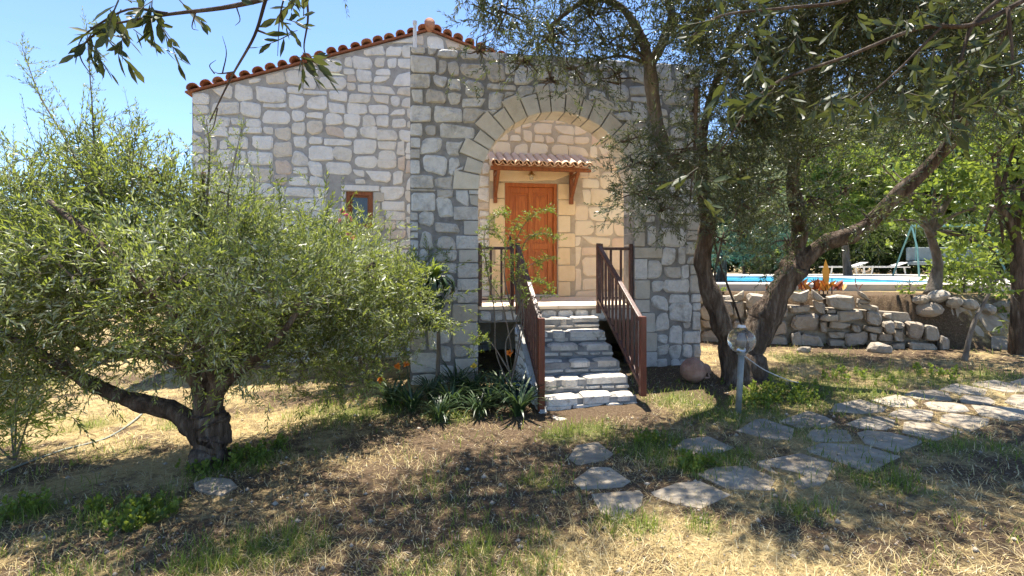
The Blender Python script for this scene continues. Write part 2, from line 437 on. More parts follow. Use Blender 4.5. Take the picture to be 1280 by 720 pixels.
def glass_material(name, col, rough, trans):
    m = bpy.data.materials.new(name)
    m.use_nodes = True
    nt = m.node_tree
    b = nt.nodes['Principled BSDF']
    tc = nt.nodes.new('ShaderNodeTexCoord')
    n = noise_node(nt, tc.outputs['Object'], 3, 4)
    r = ramp(nt, [(0.3, tuple(0.85 * x for x in col)), (0.7, col)])
    nt.links.new(n.outputs['Fac'], r.inputs[0])
    nt.links.new(r.outputs[0], b.inputs['Base Color'])
    b.inputs['Roughness'].default_value = rough
    b.inputs['Transmission Weight'].default_value = trans
    b.inputs['IOR'].default_value = 1.45
    return m, nt, b


M['pane'], _, _b = glass_material('pane', (0.05, 0.065, 0.08), 0.08, 0.0)
_b.inputs['Specular IOR Level'].default_value = 0.6
M['globe'], _nt, _b = glass_material('globe', (0.66, 0.60, 0.52), 0.04, 0.9)
_n = noise_node(_nt, None, 14, 3); _bp = _nt.nodes.new('ShaderNodeBump'); _bp.inputs['Strength'].default_value = 0.35
_nt.links.new(_n.outputs['Fac'], _bp.inputs['Height']); _nt.links.new(_bp.outputs[0], _b.inputs['Normal'])
M['lamp_glass'], _, _b = glass_material('lamp_glass', (0.9, 0.85, 0.7), 0.15, 0.7)
M['water'], _nt, _b = glass_material('water', (0.08, 0.50, 0.80), 0.1, 0.0)
_b.inputs['Specular IOR Level'].default_value = 0.08
_n = noise_node(_nt, None, 3, 3); _bp = _nt.nodes.new('ShaderNodeBump'); _bp.inputs['Strength'].default_value = 0.08
_nt.links.new(_n.outputs['Fac'], _bp.inputs['Height']); _nt.links.new(_bp.outputs[0], _b.inputs['Normal'])
M['ground'] = ground_material()

# ------------------------------------------------------------------ terrain
WA, WB = Vector((5.15, 9.75, 0)), Vector((8.75, 7.45, 0))      # foot line of the dry-stone retaining wall
WD = (WB - WA).normalized()
WL = (WB - WA).length
WN = Vector((-WD.y, WD.x, 0))                                    # behind the wall
TERR = 1.06


def sstep(t):
    t = np.clip(t, 0, 1)
    return t * t * (3 - 2 * t)


def ground_z(x, y):
    x, y = np.asarray(x, float), np.asarray(y, float)
    g = -0.17 + 0.035 * np.clip(x, -7, 10) + 0.02 * np.clip(y - 5, 0, 6)
    g = g + 0.05 * (vnoise(x, y, 0.8, 3) - 0.5) + 0.02 * (vnoise(x, y, 3.5, 4) - 0.5)
    # soil banks up a little behind the olive on the left
    s = (x - WA.x) * WN.x + (y - WA.y) * WN.y
    t = ((x - WA.x) * WD.x + (y - WA.y) * WD.y) / WL
    over = np.clip(t - 1.0, 0, 3) * WL
    w = 0.30 + 1.5 * over
    f = sstep((s - 0.12 + 0.25 * np.clip(over, 0, 1)) / w) * sstep((x - 3.3) / 0.8)
    return g + (TERR + 0.05 * (vnoise(x, y, 0.9, 8) - 0.5) - g) * f


def gz(x, y):
    return float(ground_z(x, y))


def gp(px, py):
    """Where the sight line of a pixel meets the ground."""
    d = 1.0
    for i in range(900):
        p = at(px, py, d)
        if p.z <= gz(p.x, p.y):
            break
        d += 0.02 + 0.002 * d
    p.z = gz(p.x, p.y)
    return p


GREEN_SPOTS = [(475, 512, 0.55), (430, 520, 0.5), (560, 520, 0.4), (330, 575, 0.35), (270, 585, 0.3), (180, 640, 0.3), (120, 655, 0.2), (40, 640, 0.25),
               (870, 580, 0.4), (905, 575, 0.35), (820, 560, 0.5), (1000, 500, 0.7), (940, 510, 0.6), (1060, 490, 0.7), (1010, 450, 0.6), (1180, 480, 0.5), (1240, 470, 0.5), (850, 500, 0.5), (990, 535, 0.5), (740, 540, 0.4),
               (700, 545, 0.3), (270, 700, 0.3), (1240, 560, 0.3), (1100, 600, 0.3), (780, 655, 0.25), (600, 690, 0.15), (30, 480, 0.6), (400, 512, 0.4), (230, 530, 0.3), (120, 530, 0.35), (900, 520, 0.5), (1110, 470, 0.6), (960, 470, 0.5), (680, 600, 0.25), (1000, 640, 0.2), (1180, 560, 0.3), (350, 690, 0.3), (880, 660, 0.15)]
GREEN_PTS = None


def patch_masks(x, y):
    """dirt and green cover of the garden floor, 0..1"""
    global GREEN_PTS
    if GREEN_PTS is None:
        GREEN_PTS = [(gp(a, b), r) for a, b, r in GREEN_SPOTS]
    x, y = np.asarray(x, float), np.asarray(y, float)
    green = 0.72 * vnoise(x, y, 0.9, 21) * vnoise(x, y, 3.1, 22)
    for p, r in GREEN_PTS:
        d = np.hypot(x - p.x, (y - p.y))
        green = np.maximum(green, 0.9 * np.exp(-(d / r) ** 2) * (0.45 + 0.8 * vnoise(x, y, 4, 23)))
    dirt = 0.42 * vnoise(x, y, 1.1, 31) + 0.42 * np.clip(vnoise(x, y, 2.6, 33) - 0.45, 0, 1) * 2 + 0.06
    for cx, cy, r, a in ((-0.4, 4.0, 1.3, 0.22), (0.9, 4.4, 1.0, 0.25), (3.3, 6.4, 1.3, 0.35), (-2.8, 3.6, 0.9, 0.15), (0.8, 6.0, 1.6, 0.4), (8.2, 8.6, 1.2, 0.5), (6.5, 9.6, 1.0, 0.5), (7.5, 7.6, 0.8, 0.25)):
        dirt = dirt + a * np.exp(-(((x - cx) ** 2 + (y - cy) ** 2) / r ** 2))
    return np.clip(dirt, 0, 1), np.clip(green, 0, 1)


def build_ground():
    def axis(lo, hi, step, far):
        a = list(np.arange(lo, hi + 1e-6, step))
        d, v = step, a[-1]
        while v < far: d *= 1.35; v += d; a.append(v)
        d, v = step, a[0]
        while v > -far: d *= 1.35; v -= d; a.insert(0, v)
        return np.array(a)
    xs, ys = axis(-8, 14, 0.1, 400), axis(-1.0, 14, 0.1, 400)
    X, Y = np.meshgrid(xs, ys)
    Z = ground_z(X.ravel(), Y.ravel())
    nx, ny = len(xs), len(ys)
    V = np.stack([X.ravel(), Y.ravel(), Z], 1)
    i, j = np.meshgrid(np.arange(nx - 1), np.arange(ny - 1))
    a = (j * nx + i).ravel()
    Q = np.stack([a, a + 1, a + 1 + nx, a + nx], 1)
    me = bpy.data.meshes.new('ground')
    me.from_pydata(V.tolist(), [], Q.tolist())
    d, g = patch_masks(V[:, 0], V[:, 1])
    for nm, arr in (('dirt', d), ('green', g)):
        me.attributes.new(nm, 'FLOAT', 'POINT').data.foreach_set('value', arr.astype(np.float32))
    for p in me.polygons: p.use_smooth = True
    me.materials.append(M['ground'])
    o = bpy.data.objects.new('ground', me)
    link(o)
    tag(o, 'dry straw coloured garden ground sloping around the stone house', kind='structure')


build_ground()

# ------------------------------------------------------------------ masonry
def skyline(width, height, wr, hr, rd):
    """Random rubble: rectangles packed from the bottom up."""
    seg = [[0.0, width, 0.0]]
    out = []
    while True:
        k = min(range(len(seg)), key=lambda i: seg[i][2])
        x0, x1, y = seg[k]
        if y >= height: break
        L = x1 - x0
        w = rd.uniform(*wr) * (0.62 if rd.random() < 0.25 else 1)
        if L - w < wr[0] * 0.6: w = L
        if w > wr[1] * 1.5: w = L / 2
        h = rd.uniform(*hr)
        if w < wr[0] * 1.1: h *= rd.uniform(0.7, 1.1)
        left = seg[k - 1][2] if k > 0 else None
        right = seg[k + 1][2] if k + 1 < len(seg) and w == L else None
        for q in (left, right):
            if q is not None and abs(y + h - q) < hr[0] * 0.45 and q > y: h = q - y
        out.append((x0, y, x0 + w, y + h))
        new = [[x0, x0 + w, y + h]]
        if w < L - 1e-9: new.append([x0 + w, x1, y])
        seg[k:k + 1] = new
        i = 0
        while i < len(seg) - 1:
            if abs(seg[i][2] - seg[i + 1][2]) < 1e-6:
                seg[i][1] = seg[i + 1][1]; del seg[i + 1]
            else:
                i += 1
    return out


def rubble_outline(r, joint, rd, jit=0.16, square=0.0):
    """Rounded irregular outline from a packed rectangle."""
    x0, y0, x1, y1 = r
    j = joint * 0.5
    x0 += j * rd.uniform(0.6, 1.4); x1 -= j * rd.uniform(0.6, 1.4); y0 += j * rd.uniform(0.6, 1.4); y1 -= j * rd.uniform(0.6, 1.4)
    w, h = x1 - x0, y1 - y0
    m = min(w, h) * jit * (1 - square)

    def q():
        return rd.uniform(-0.35, 1.0) * m
    c = [(x0 + q(), y0 + q()), (x1 - q(), y0 + q()), (x1 - q(), y1 - q()), (x0 + q(), y1 - q())]
    if rd.random() < 0.25 * (1 - square):                       # a corner knocked off
        k = rd.randrange(4); o = c[(k + 2) % 4]; f = rd.uniform(0.1, 0.28)
        c[k] = (c[k][0] + (o[0] - c[k][0]) * f, c[k][1] + (o[1] - c[k][1]) * f)
    out = []
    for k in range(4):
        p, a, b = c[k], c[k - 1], c[(k + 1) % 4]
        rr = rd.uniform(0.06, 0.22) * min(w, h) * (1 - 0.8 * square)
        for q, t in ((a, 1), (b, 1)):
            L = math.hypot(q[0] - p[0], q[1] - p[1]) + 1e-6
            out.append((p[0] + (q[0] - p[0]) * rr / L * t, p[1] + (q[1] - p[1]) * rr / L * t))
        L = math.hypot(b[0] - p[0], b[1] - p[1])
        if L > 0.18:
            dx, dy = (b[1] - p[1]) / L, -(b[0] - p[0]) / L
            e = rd.uniform(-0.5, 0.9) * 0.018 * (1 - square)
            t = rd.uniform(0.4, 0.6)
            out.append((p[0] + (b[0] - p[0]) * t + dx * e, p[1] + (b[1] - p[1]) * t + dy * e))
    return out


def area(pts):
    return 0.5 * sum(pts[i - 1][0] * pts[i][1] - pts[i][0] * pts[i - 1][1] for i in range(len(pts)))


def stone_geo(mb, pts, o, u, v, n, proud, back, rd, dome=0.012, inset=0.78):
    """A hewn stone: side walls sunk `back` into the joint, rim at proud-dome, bossed face."""
    k = len(pts)
    cx, cy = sum(p[0] for p in pts) / k, sum(p[1] for p in pts) / k
    tx, ty = rd.uniform(-0.5, 0.5), rd.uniform(-0.5, 0.5)
    vs = [o + u * a + v * b - n * back for a, b in pts]
    vs += [o + u * a + v * b + n * (proud - dome + rd.uniform(-0.2, 0.2) * dome) for a, b in pts]
    for a, b in pts:
        s = inset + rd.uniform(-0.07, 0.07)
        h = proud + rd.uniform(-0.45, 0.45) * dome + (tx * (a - cx) + ty * (b - cy)) * dome * 2.5
        vs.append(o + u * (cx + (a - cx) * s) + v * (cy + (b - cy) * s) + n * h)
    fs = []
    for i in range(k):
        j = (i + 1) % k
        fs.append((i, j, k + j, k + i))
        fs.append((k + i, k + j, 2 * k + j, 2 * k + i))
    fs.append(tuple(2 * k + i for i in range(k)))
    mb.poly(vs, fs)


def stones(parent, rects, o, u, v, n, mat, rd, joint=0.035, proud=0.02, cons=None, single=None, name='stone', rest_name='stone_rest', dome=0.012, jit=0.16, inset=0.86, back=0.01):
    """Lay the packed rectangles as stones; single(cu,cv) says which ones become parts of their own."""
    rest = MB()
    cnt = 0
    for r in rects:
        pts = rubble_outline(r, joint, rd, jit)
        a0 = area(pts)
        if cons:
            pts = cons(pts)
            if pts is None or area(pts) < 0.14 * a0 or area(pts) < 0.0018: continue
        cu, cv = sum(p[0] for p in pts) / len(pts), sum(p[1] for p in pts) / len(pts)
        pr = proud * rd.uniform(0.7, 1.3)
        if single is None or single(cu, cv):
            mb = MB(); stone_geo(mb, pts, o, u, v, n, pr, back, rd, dome, inset); mb.build(name, mat, parent); cnt += 1
        else:
            stone_geo(rest, pts, o, u, v, n, pr, back, rd, dome, inset)
    if rest.v:
        q = rest.build(rest_name, mat, parent); q['kind'] = 'stuff'
    return cnt


UX, UY, UZ = Vector((1, 0, 0)), Vector((0, 1, 0)), Vector((0, 0, 1))
YA, YB = 7.70, 9.95                 # front of the arch wall, front of the house wall
FLOOR = 0.99
DOOR = (1.44, 2.48, 1.03, 3.21)
WIN = (-1.52, -1.04, 2.28, 2.97)
RIDGE_X, RIDGE_Z, SLOPE, EAVE_X = 0.0, 6.02, 0.332, 4.14


def roof_z(x):
    return RIDGE_Z - SLOPE * abs(x - RIDGE_X)


# --- house
house = thing('stone_house', (0, 12, -0.2), 'rubble stone gabled house with red tiled roof edge behind the archway', 'house')
wm = MB()


def wall_col(x0, x1, z0=None, z1=None):
    lo = -0.6 if z0 is None else z0
    pts = [(x0, lo), (x1, lo)]
    if z1 is None:
        pts.append((x1, roof_z(x1)))
        if x0 < RIDGE_X < x1: pts.append((RIDGE_X, RIDGE_Z))
        pts.append((x0, roof_z(x0)))
    else:
        pts += [(x1, z1), (x0, z1)]
    wm.prism(pts, Vector((0, YB, 0)), UX, UZ, -UY, 0.45)


wall_col(-EAVE_X, WIN[0]); wall_col(WIN[0], WIN[1], None, WIN[2]); wall_col(WIN[0], WIN[1], WIN[3]); wall_col(WIN[1], 0.35); wall_col(0.35, DOOR[0])
wall_col(DOOR[0], DOOR[1], None, DOOR[2] - 0.03); wall_col(DOOR[0], DOOR[1], DOOR[3]); wall_col(DOOR[1], EAVE_X)
for sx in (-1, 1):
    wm.box((min(sx * EAVE_X, sx * (EAVE_X - 0.45)), YB + 0.45, -0.6), (max(sx * EAVE_X, sx * (EAVE_X - 0.45)), YB + 8, roof_z(EAVE_X)))
wm.prism([(-EAVE_X, -0.6), (EAVE_X, -0.6), (EAVE_X, roof_z(EAVE_X)), (RIDGE_X, RIDGE_Z), (-EAVE_X, roof_z(EAVE_X))], Vector((0, YB + 8.0, 0)), UX, UZ, -UY, 0.45)
hwall = wm.build('wall', M['mortar'], house)
hwall.data.materials.append(M['mortar_glow'])
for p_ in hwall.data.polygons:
    if p_.center.x > WIN[1] + 1.5 and p_.center.y < YB + 0.46: p_.material_index = 1  # porch stretch only: bounced light painted into the mortar

rdm = random.Random(5)


def push_rect(pts, x0, z0, x1, z1):
    """Keep an outline out of a rectangle by moving points to its nearest side."""
    out = []
    cx, cz = sum(p[0] for p in pts) / len(pts), sum(p[1] for p in pts) / len(pts)
    if x0 < cx < x1 and z0 < cz < z1: return None
    for a, b in pts:
        if x0 < a < x1 and z0 < b < z1:
            d = [(a - x0, 0), (x1 - a, 1), (b - z0, 2), (z1 - b, 3)]
            if cx <= x0: a = x0
            elif cx >= x1: a = x1
            elif cz >= z1: b = z1
            else: b = z0
        out.append((a, b))
    return out


def gable_cons(pts):
    out = []
    for a, b in pts:
        out.append((a, min(b, roof_z(a) - 0.03)))
    for r in ((WIN[0] - 0.10, WIN[2] - 0.16, WIN[1] + 0.13, WIN[3] + 0.14), (DOOR[0] - 0.31, 0.9, DOOR[1] + 0.36, DOOR[3] + 0.25)):
        out = push_rect(out, *r)
        if out is None: return None
    return out


O_H = Vector((0, YB, 0))


def shift(rects, du, dv):
    return [(a + du, b + dv, c + du, d + dv) for a, b, c, d in rects]


rects = shift(skyline(4.05, 6.4, (0.24, 0.54), (0.16, 0.32), rdm), -EAVE_X + 0.01, -0.35)
stones(hwall, rects, O_H, UX, UZ, -UY, M['limestone'], rdm, 0.006, 0.020, gable_cons, lambda a, b: b > 1.45 and (b > 2.05 or a > -2.2), jit=0.2)
rects = shift(skyline(1.25, 6.2, (0.22, 0.48), (0.15, 0.29), rdm), -EAVE_X + 0.01 + 4.05, -0.35)
stones(hwall, rects, O_H, UX, UZ, -UY, M['limestone'], rdm, 0.017, 0.020, gable_cons, lambda a, b: b > 4.6 or a > 0.85 and 1 < b < 4.2)
# right of the door: large flat stones with thin joints; above the awning again smaller ones
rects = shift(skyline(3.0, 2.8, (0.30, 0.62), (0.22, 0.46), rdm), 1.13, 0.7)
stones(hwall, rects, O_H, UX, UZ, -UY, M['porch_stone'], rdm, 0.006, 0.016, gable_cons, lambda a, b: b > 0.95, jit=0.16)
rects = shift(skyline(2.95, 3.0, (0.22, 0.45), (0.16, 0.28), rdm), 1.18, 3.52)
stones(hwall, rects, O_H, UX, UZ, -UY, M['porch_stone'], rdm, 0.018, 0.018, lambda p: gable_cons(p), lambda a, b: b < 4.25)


def block(parent, x0, z0, x1, z1, o, u, v, n, mat, proud, rd, back=0.01, name='block', sq=0.75, dome=0.006):
    mb = MB()
    g = 0.007
    pts = rubble_outline((x0, z0, x1, z1), 0.014, rd, 0.05 if sq > 0.5 else 0.12, sq)
    stone_geo(mb, pts, o, u, v, n, proud, back, rd, dome, 0.9)
    return mb.build(name, mat, parent)


# dressed blocks round the door and the window
z, k = FLOOR, 0
while z < DOOR[3] - 0.02:
    h = min(rdm.uniform(0.25, 0.36), DOOR[3] - z)
    if DOOR[3] - z - h < 0.12: h = DOOR[3] - z
    block(hwall, DOOR[1] + 0.005, z, DOOR[1] + (0.36 if k % 2 else 0.26), z + h, O_H, UX, UZ, -UY, M['door_block'], 0.03, rdm)
    block(hwall, DOOR[0] - (0.31 if k % 2 else 0.2), z, DOOR[0] - 0.005, z + h, O_H, UX, UZ, -UY, M['door_block'], 0.03, rdm)
    z += h; k += 1
block(hwall, DOOR[0] - 0.31, DOOR[3] + 0.004, DOOR[1] + 0.36, DOOR[3] + 0.24, O_H, UX, UZ, -UY, M['door_block'], 0.034, rdm, name='lintel')
block(hwall, WIN[0] - 0.09, WIN[3] + 0.004, WIN[1] + 0.12, WIN[3] + 0.12, O_H, UX, UZ, -UY, M['limestone'], 0.03, rdm, name='lintel')
block(hwall, WIN[0] - 0.10, WIN[2] - 0.14, WIN[1] + 0.12, WIN[2] - 0.004, O_H, UX, UZ, -UY, M['sandstone'], 0.04, rdm, name='sill')
z, k = WIN[2], 0
while z < WIN[3] - 0.02:
    h = min(0.25, WIN[3] - z)
    block(hwall, WIN[1] + 0.004, z, WIN[1] + (0.2 if k % 2 else 0.28) - 0.07, z + h, O_H, UX, UZ, -UY, M['sandstone'], 0.026, rdm)
    block(hwall, WIN[0] - 0.09, z, WIN[0] - 0.004, z + h, O_H, UX, UZ, -UY, M['limestone'], 0.026, rdm)
    z += h; k += 1

# window
wy = YB + 0.05
win = MB()
for (x0, x1, z0, z1) in ((WIN[0], WIN[0] + 0.07, WIN[2], WIN[3]), (WIN[1] - 0.07, WIN[1], WIN[2], WIN[3]), (WIN[0] + 0.07, WIN[1] - 0.07, WIN[3] - 0.07, WIN[3]), (WIN[0] + 0.07, WIN[1] - 0.07, WIN[2], WIN[2] + 0.07)):
    win.box((x0, wy - 0.035, z0), (x1, wy + 0.06, z1))
wf = win.build('window', M['frame_wood'], house)
sash = MB()
a0, a1, b0, b1 = WIN[0] + 0.073, WIN[1] - 0.073, WIN[2] + 0.073, WIN[3] - 0.073
for (x0, x1, z0, z1) in ((a0, a0 + 0.03, b0, b1), (a1 - 0.03, a1, b0, b1), (a0 + 0.03, a1 - 0.03, b1 - 0.03, b1), (a0 + 0.03, a1 - 0.03, b0, b0 + 0.03)):
    sash.box((x0, wy, z0), (x1, wy + 0.045, z1))
sash.build('sash', M['frame_wood'], wf)
MB().box((a0 + 0.025, wy + 0.02, b0 + 0.025), (a1 - 0.025, wy + 0.026, b1 - 0.025)).build('pane', M['pane'], wf)

# door: frame, leaf with raised panels, handle
dy = YB + 0.10
fr = MB()
fr.box((DOOR[0], dy - 0.06, DOOR[2]), (DOOR[0] + 0.065, dy + 0.05, DOOR[3]))
fr.box((DOOR[1] - 0.065, dy - 0.06, DOOR[2]), (DOOR[1], dy + 0.05, DOOR[3]))
fr.box((DOOR[0] + 0.065, dy - 0.06, DOOR[3] - 0.07), (DOOR[1] - 0.065, dy + 0.05, DOOR[3]))
door = fr.build('door', M['door_wood'], house, bevel=0.004)
d0, d1, e0, e1 = DOOR[0] + 0.068, DOOR[1] - 0.068, DOOR[2] + 0.01, DOOR[3] - 0.073
dm = (d0 + d1) / 2
lf = MB()
stile, rails = 0.105, [(e0, e0 + 0.17), (e0 + 0.88, e0 + 1.0), (e1 - 0.12, e1)]
for (x0, x1) in ((d0, d0 + stile), (d1 - stile, d1), (dm - 0.045, dm + 0.045)):
    lf.box((x0, dy - 0.005, e0), (x1, dy + 0.04, e1))
for (z0, z1) in rails:
    for (x0, x1) in ((d0 + stile, dm - 0.045), (dm + 0.045, d1 - stile)):
        lf.box((x0, dy - 0.003, z0), (x1, dy + 0.038, z1))
lf.build('door_leaf', M['door_wood'], door, bevel=0.006)
for (z0, z1) in ((rails[0][1], rails[1][0]), (rails[1][1], rails[2][0])):
    for (x0, x1) in ((d0 + stile, dm - 0.045), (dm + 0.045, d1 - stile)):
        pn = MB()
        pn.box((x0, dy + 0.022, z0), (x1, dy + 0.03, z1))
        pn.box((x0 + 0.05, dy + 0.006, z0 + 0.05), (x1 - 0.05, dy + 0.021, z1 - 0.05))
        pn.build('door_panel', M['door_wood'], door, bevel=0.006)
hd = MB()
hd.box((d0 + 0.03, dy - 0.014, e0 + 0.93), (d0 + 0.07, dy - 0.006, e0 + 1.13))
hd.tube([Vector((d0 + 0.05, dy - 0.01, e0 + 1.06)), Vector((d0 + 0.05, dy - 0.06, e0 + 1.06)), Vector((d0 + 0.07, dy - 0.065, e0 + 1.06)), Vector((d0 + 0.17, dy - 0.06, e0 + 1.055))], [0.009] * 4, 8)
hd.build('door_handle', M['iron'], door)
MB().box((DOOR[0] - 0.01, YB - 0.06, FLOOR + 0.004), (DOOR[1] + 0.01, YB + 0.2, DOOR[2] + 0.005)).build('threshold', M['sandstone'], door)

# barrel tiles
def tile_mesh(name, length, r0, r1, mat, seg=8, th=0.014):
    vs, fs = [], []
    for i, (y, r) in enumerate(((0, r0), (length, r1))):
        for rr in (r, r - th):
            for k in range(seg + 1):
                a = math.pi * k / seg
                vs.append((rr * math.cos(a), y, rr * math.sin(a) * 0.92))
    n = seg + 1
    for k in range(seg):
        fs.append((k, k + 1, 2 * n + k + 1, 2 * n + k))
        fs.append((n + k, 3 * n + k, 3 * n + k + 1, n + k + 1))
        fs.append((k, n + k, n + k + 1, k + 1))
        fs.append((2 * n + k, 2 * n + k + 1, 3 * n + k + 1, 3 * n + k))
    for a, b in ((0, n), (n - 1, 2 * n - 1)):
        fs.append((a, 2 * n + a, 2 * n + b, b))
    me = bpy.data.meshes.new(name)
    me.from_pydata(vs, [], fs); me.update()
    for p in me.polygons: p.use_smooth = False
    me.materials.append(mat)
    return me


roof = MB()
for sx in (-1, 1):
    x1 = sx * (EAVE_X + 0.10)
    za, zb = RIDGE_Z + 0.02, roof_z(EAVE_X + 0.10) + 0.02
    pts = [(0, za), (x1, zb), (x1, zb + 0.03), (0, za + 0.03)]
    if sx < 0: pts = pts[::-1]
    roof.prism(pts, Vector((0, YB - 0.05, 0)), UX, UZ, -UY, 8.3)
roof_o = roof.build('roof', M['terracotta'], house)
tm = tile_mesh('verge_tile', 0.42, 0.094, 0.082, M['terracotta'])
for sx in (-1, 1):
    ang = math.atan(SLOPE) * sx
    s = 0.13
    while s < EAVE_X + 0.1:
        t = bpy.data.objects.new('verge_tile', tm)
        link(t, roof_o)
        t.location = (sx * s, YB - 0.15 + rdm.uniform(-0.03, 0.03), roof_z(s) + 0.035 + rdm.uniform(-0.006, 0.006))
        t.rotation_euler = (rdm.uniform(-0.05, 0.05), ang + rdm.uniform(-0.12, 0.12), rdm.uniform(-0.07, 0.07))
        t.scale = (rdm.uniform(0.92, 1.08), 1, rdm.uniform(0.85, 1.1))
        s += 0.208 + rdm.uniform(-0.012, 0.012)
rt = MB()
rt.tube([Vector((0, YB - 0.17, RIDGE_Z + 0.09)), Vector((0, YB + 4, RIDGE_Z + 0.09)), Vector((0, YB + 8.2, RIDGE_Z + 0.09))], [0.10] * 3, 12)
rt.build('ridge_cap', M['terracotta'], roof_o, smooth=True)
for sx in (-1, 1):                                             # tile rows over the roof slope
    ct = MB()
    yy = YB + 0.35
    while yy < YB + 8.1:
        ct.tube([Vector((sx * 0.05, yy, RIDGE_Z + 0.075)), Vector((sx * (EAVE_X + 0.1), yy, roof_z(EAVE_X + 0.1) + 0.075))], [0.075, 0.085], 8)
        yy += 0.22
    q = ct.build('tile_rows', M['terracotta'], roof_o, smooth=True); q['kind'] = 'stuff'

# awning over the door
AX0, AX1, AZF, AZB, AYF, AYB = 1.12, 2.96, 3.42, 3.70, 9.34, 9.95
aw = MB()
ar = Vector((0, AYB - AYF, AZB - AZF)).normalized()
aw.prism([(AYF, AZF), (AYB - 0.03, AZB), (AYB - 0.03, AZB + 0.03), (AYF, AZF + 0.03)], Vector((AX1, 0, 0)), UY, UZ, UX, AX1 - AX0)
awn = aw.build('awning', M['frame_wood'], house)
MB().box((AX0 - 0.02, AYF + 0.02, AZF - 0.075), (AX1 + 0.02, AYF + 0.09, AZF - 0.004)).build('beam', M['frame_wood'], awn, bevel=0.004)
atm = tile_mesh('awning_tile', 0.66, 0.078, 0.066, M['awning_tile'], 8)
nt_ = 13
aang = math.atan2(AZB - AZF, AYB - AYF)
for k in range(nt_):
    x = AX0 + 0.04 + (AX1 - AX0 - 0.08) * k / (nt_ - 1)
    t = bpy.data.objects.new('awning_tile', atm); link(t, awn)
    t.location = (x, AYF - 0.07 + rdm.uniform(-0.015, 0.015), AZF + 0.02)
    t.rotation_euler = (aang, 0, rdm.uniform(-0.02, 0.02))
    if k < nt_ - 1:
        t = bpy.data.objects.new('awning_tile', atm); link(t, awn)
        t.location = (x + 0.072, AYF - 0.05 + rdm.uniform(-0.012, 0.012), AZF + 0.085 - 0.02)
        t.rotation_euler = (Matrix.Rotation(aang, 3, 'X') @ Matrix.Rotation(math.pi, 3, 'Y')).to_euler()
for bx in (1.24, 2.74):
    bk = MB()
    bk.box((bx - 0.035, YB - 0.115, 2.80), (bx + 0.035, YB - 0.036, 3.54))
    bk.bar(Vector((bx, YB - 0.09, 2.92)), Vector((bx, AYF + 0.05, AZF - 0.06)), 0.055, 0.055)
    bk.bar(Vector((bx, AYF + 0.055, AZF - 0.105)), Vector((bx, YB - 0.12, AZF - 0.10)), 0.06, 0.055)
    bk.build('bracket', M['frame_wood'], awn, bevel=0.004)
wl = MB()
wl.lathe(Vector((1.93, YB - 0.14, 3.32)), [(0.0, 0.10), (0.02, 0.10), (0.03, 0.06), (0.075, 0.02), (0.07, 0.015), (0.02, 0.03)])
wl.tube([Vector((1.93, YB - 0.035, 3.40)), Vector((1.93, YB - 0.10, 3.45)), Vector((1.93, YB - 0.14, 3.42))], [0.012] * 3, 8)
lamp_o = wl.build('wall_lamp', M['brass'], house, smooth=True)
MB().lathe(Vector((1.93, YB - 0.14, 3.24)), [(0.0, 0.0), (0.035, 0.012), (0.048, 0.05), (0.04, 0.09), (0.025, 0.10)]).build('lamp_glass', M['lamp_glass'], lamp_o, smooth=True)

# --- arch wall
AXL, AXR, ATOP, ATH = -0.28, 4.25, 4.78, 0.45
OPL, OPR = 0.71, 3.15
ACX, AR = (OPL + OPR) / 2, (OPR - OPL) / 2
SPR = 2.72
arch = thing('archway_wall', (ACX, YA + 0.2, -0.1), 'free-standing rubble stone wall with a round arch in front of the door', 'wall')
NA = 28
arc = [(ACX - AR * math.cos(math.pi * k / NA), SPR + AR * math.sin(math.pi * k / NA)) for k in range(NA + 1)]
am = MB()
o_a = Vector((0, YA, 0))
# two piers and the mass over the arch, as quads so that every face stays convex
am.prism([(AXL, -0.6), (OPL, -0.6), (OPL, SPR), (AXL, SPR)], o_a, UX, UZ, -UY, ATH)
am.prism([(OPR, -0.6), (AXR, -0.6), (AXR, SPR), (OPR, SPR)], o_a, UX, UZ, -UY, ATH)


def top_z(x):
    return ATOP + 0.0 * x


tops = [(AXL, SPR)] + [(AXL, top_z(AXL))] + [(p[0], top_z(p[0])) for p in arc] + [(AXR, top_z(AXR)), (AXR, SPR)]
am.prism([(AXL, SPR), (OPL, SPR), (OPL, ATOP), (AXL, ATOP)], o_a, UX, UZ, -UY, ATH)
am.prism([(OPR, SPR), (AXR, SPR), (AXR, ATOP), (OPR, ATOP)], o_a, UX, UZ, -UY, ATH)
for k in range(NA):
    p, q = arc[k], arc[k + 1]
    am.prism([p, q, (q[0], ATOP), (p[0], ATOP)], o_a, UX, UZ, -UY, ATH)
awall = am.build('wall', M['mortar_arch'], arch)
awall.data.materials.append(M['mortar_glow'])
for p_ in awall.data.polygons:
    if p_.normal.y > 0.9: p_.material_index = 1  # unseen rear faces made pale so they reflect sun into the porch

rda = random.Random(9)
RING = AR + 0.40
ang = 0.0
vous = []
NV = 19
edges = [k / NV * math.pi for k in range(NV + 1)]
edges = [edges[0]] + [e + rda.uniform(-0.025, 0.025) for e in edges[1:-1]] + [edges[-1]]
VOUT = []
for k in range(NV):
    a, b = edges[k], edges[k + 1]
    long_ = k % 2 == 0
    ro = AR + (rda.uniform(0.36, 0.44) if long_ else rda.uniform(0.24, 0.32))
    VOUT.append((a, b, ro))
    g = 0.011
    pts = []
    for (r, t) in ((AR - 0.012, a + g / AR), (AR - 0.012, b - g / AR), (ro, b - g / ro), (ro, a + g / ro)):
        pts.append((ACX + r * math.cos(t), SPR + r * math.sin(t)))
    mb = MB()
    pts = pts[::-1]
    stone_geo(mb, pts, o_a, UX, UZ, -UY, 0.028 + rda.uniform(0, 0.012), ATH - 0.01, rda, 0.008, 0.93)
    mb.build('voussoir', M['voussoir'], awall)


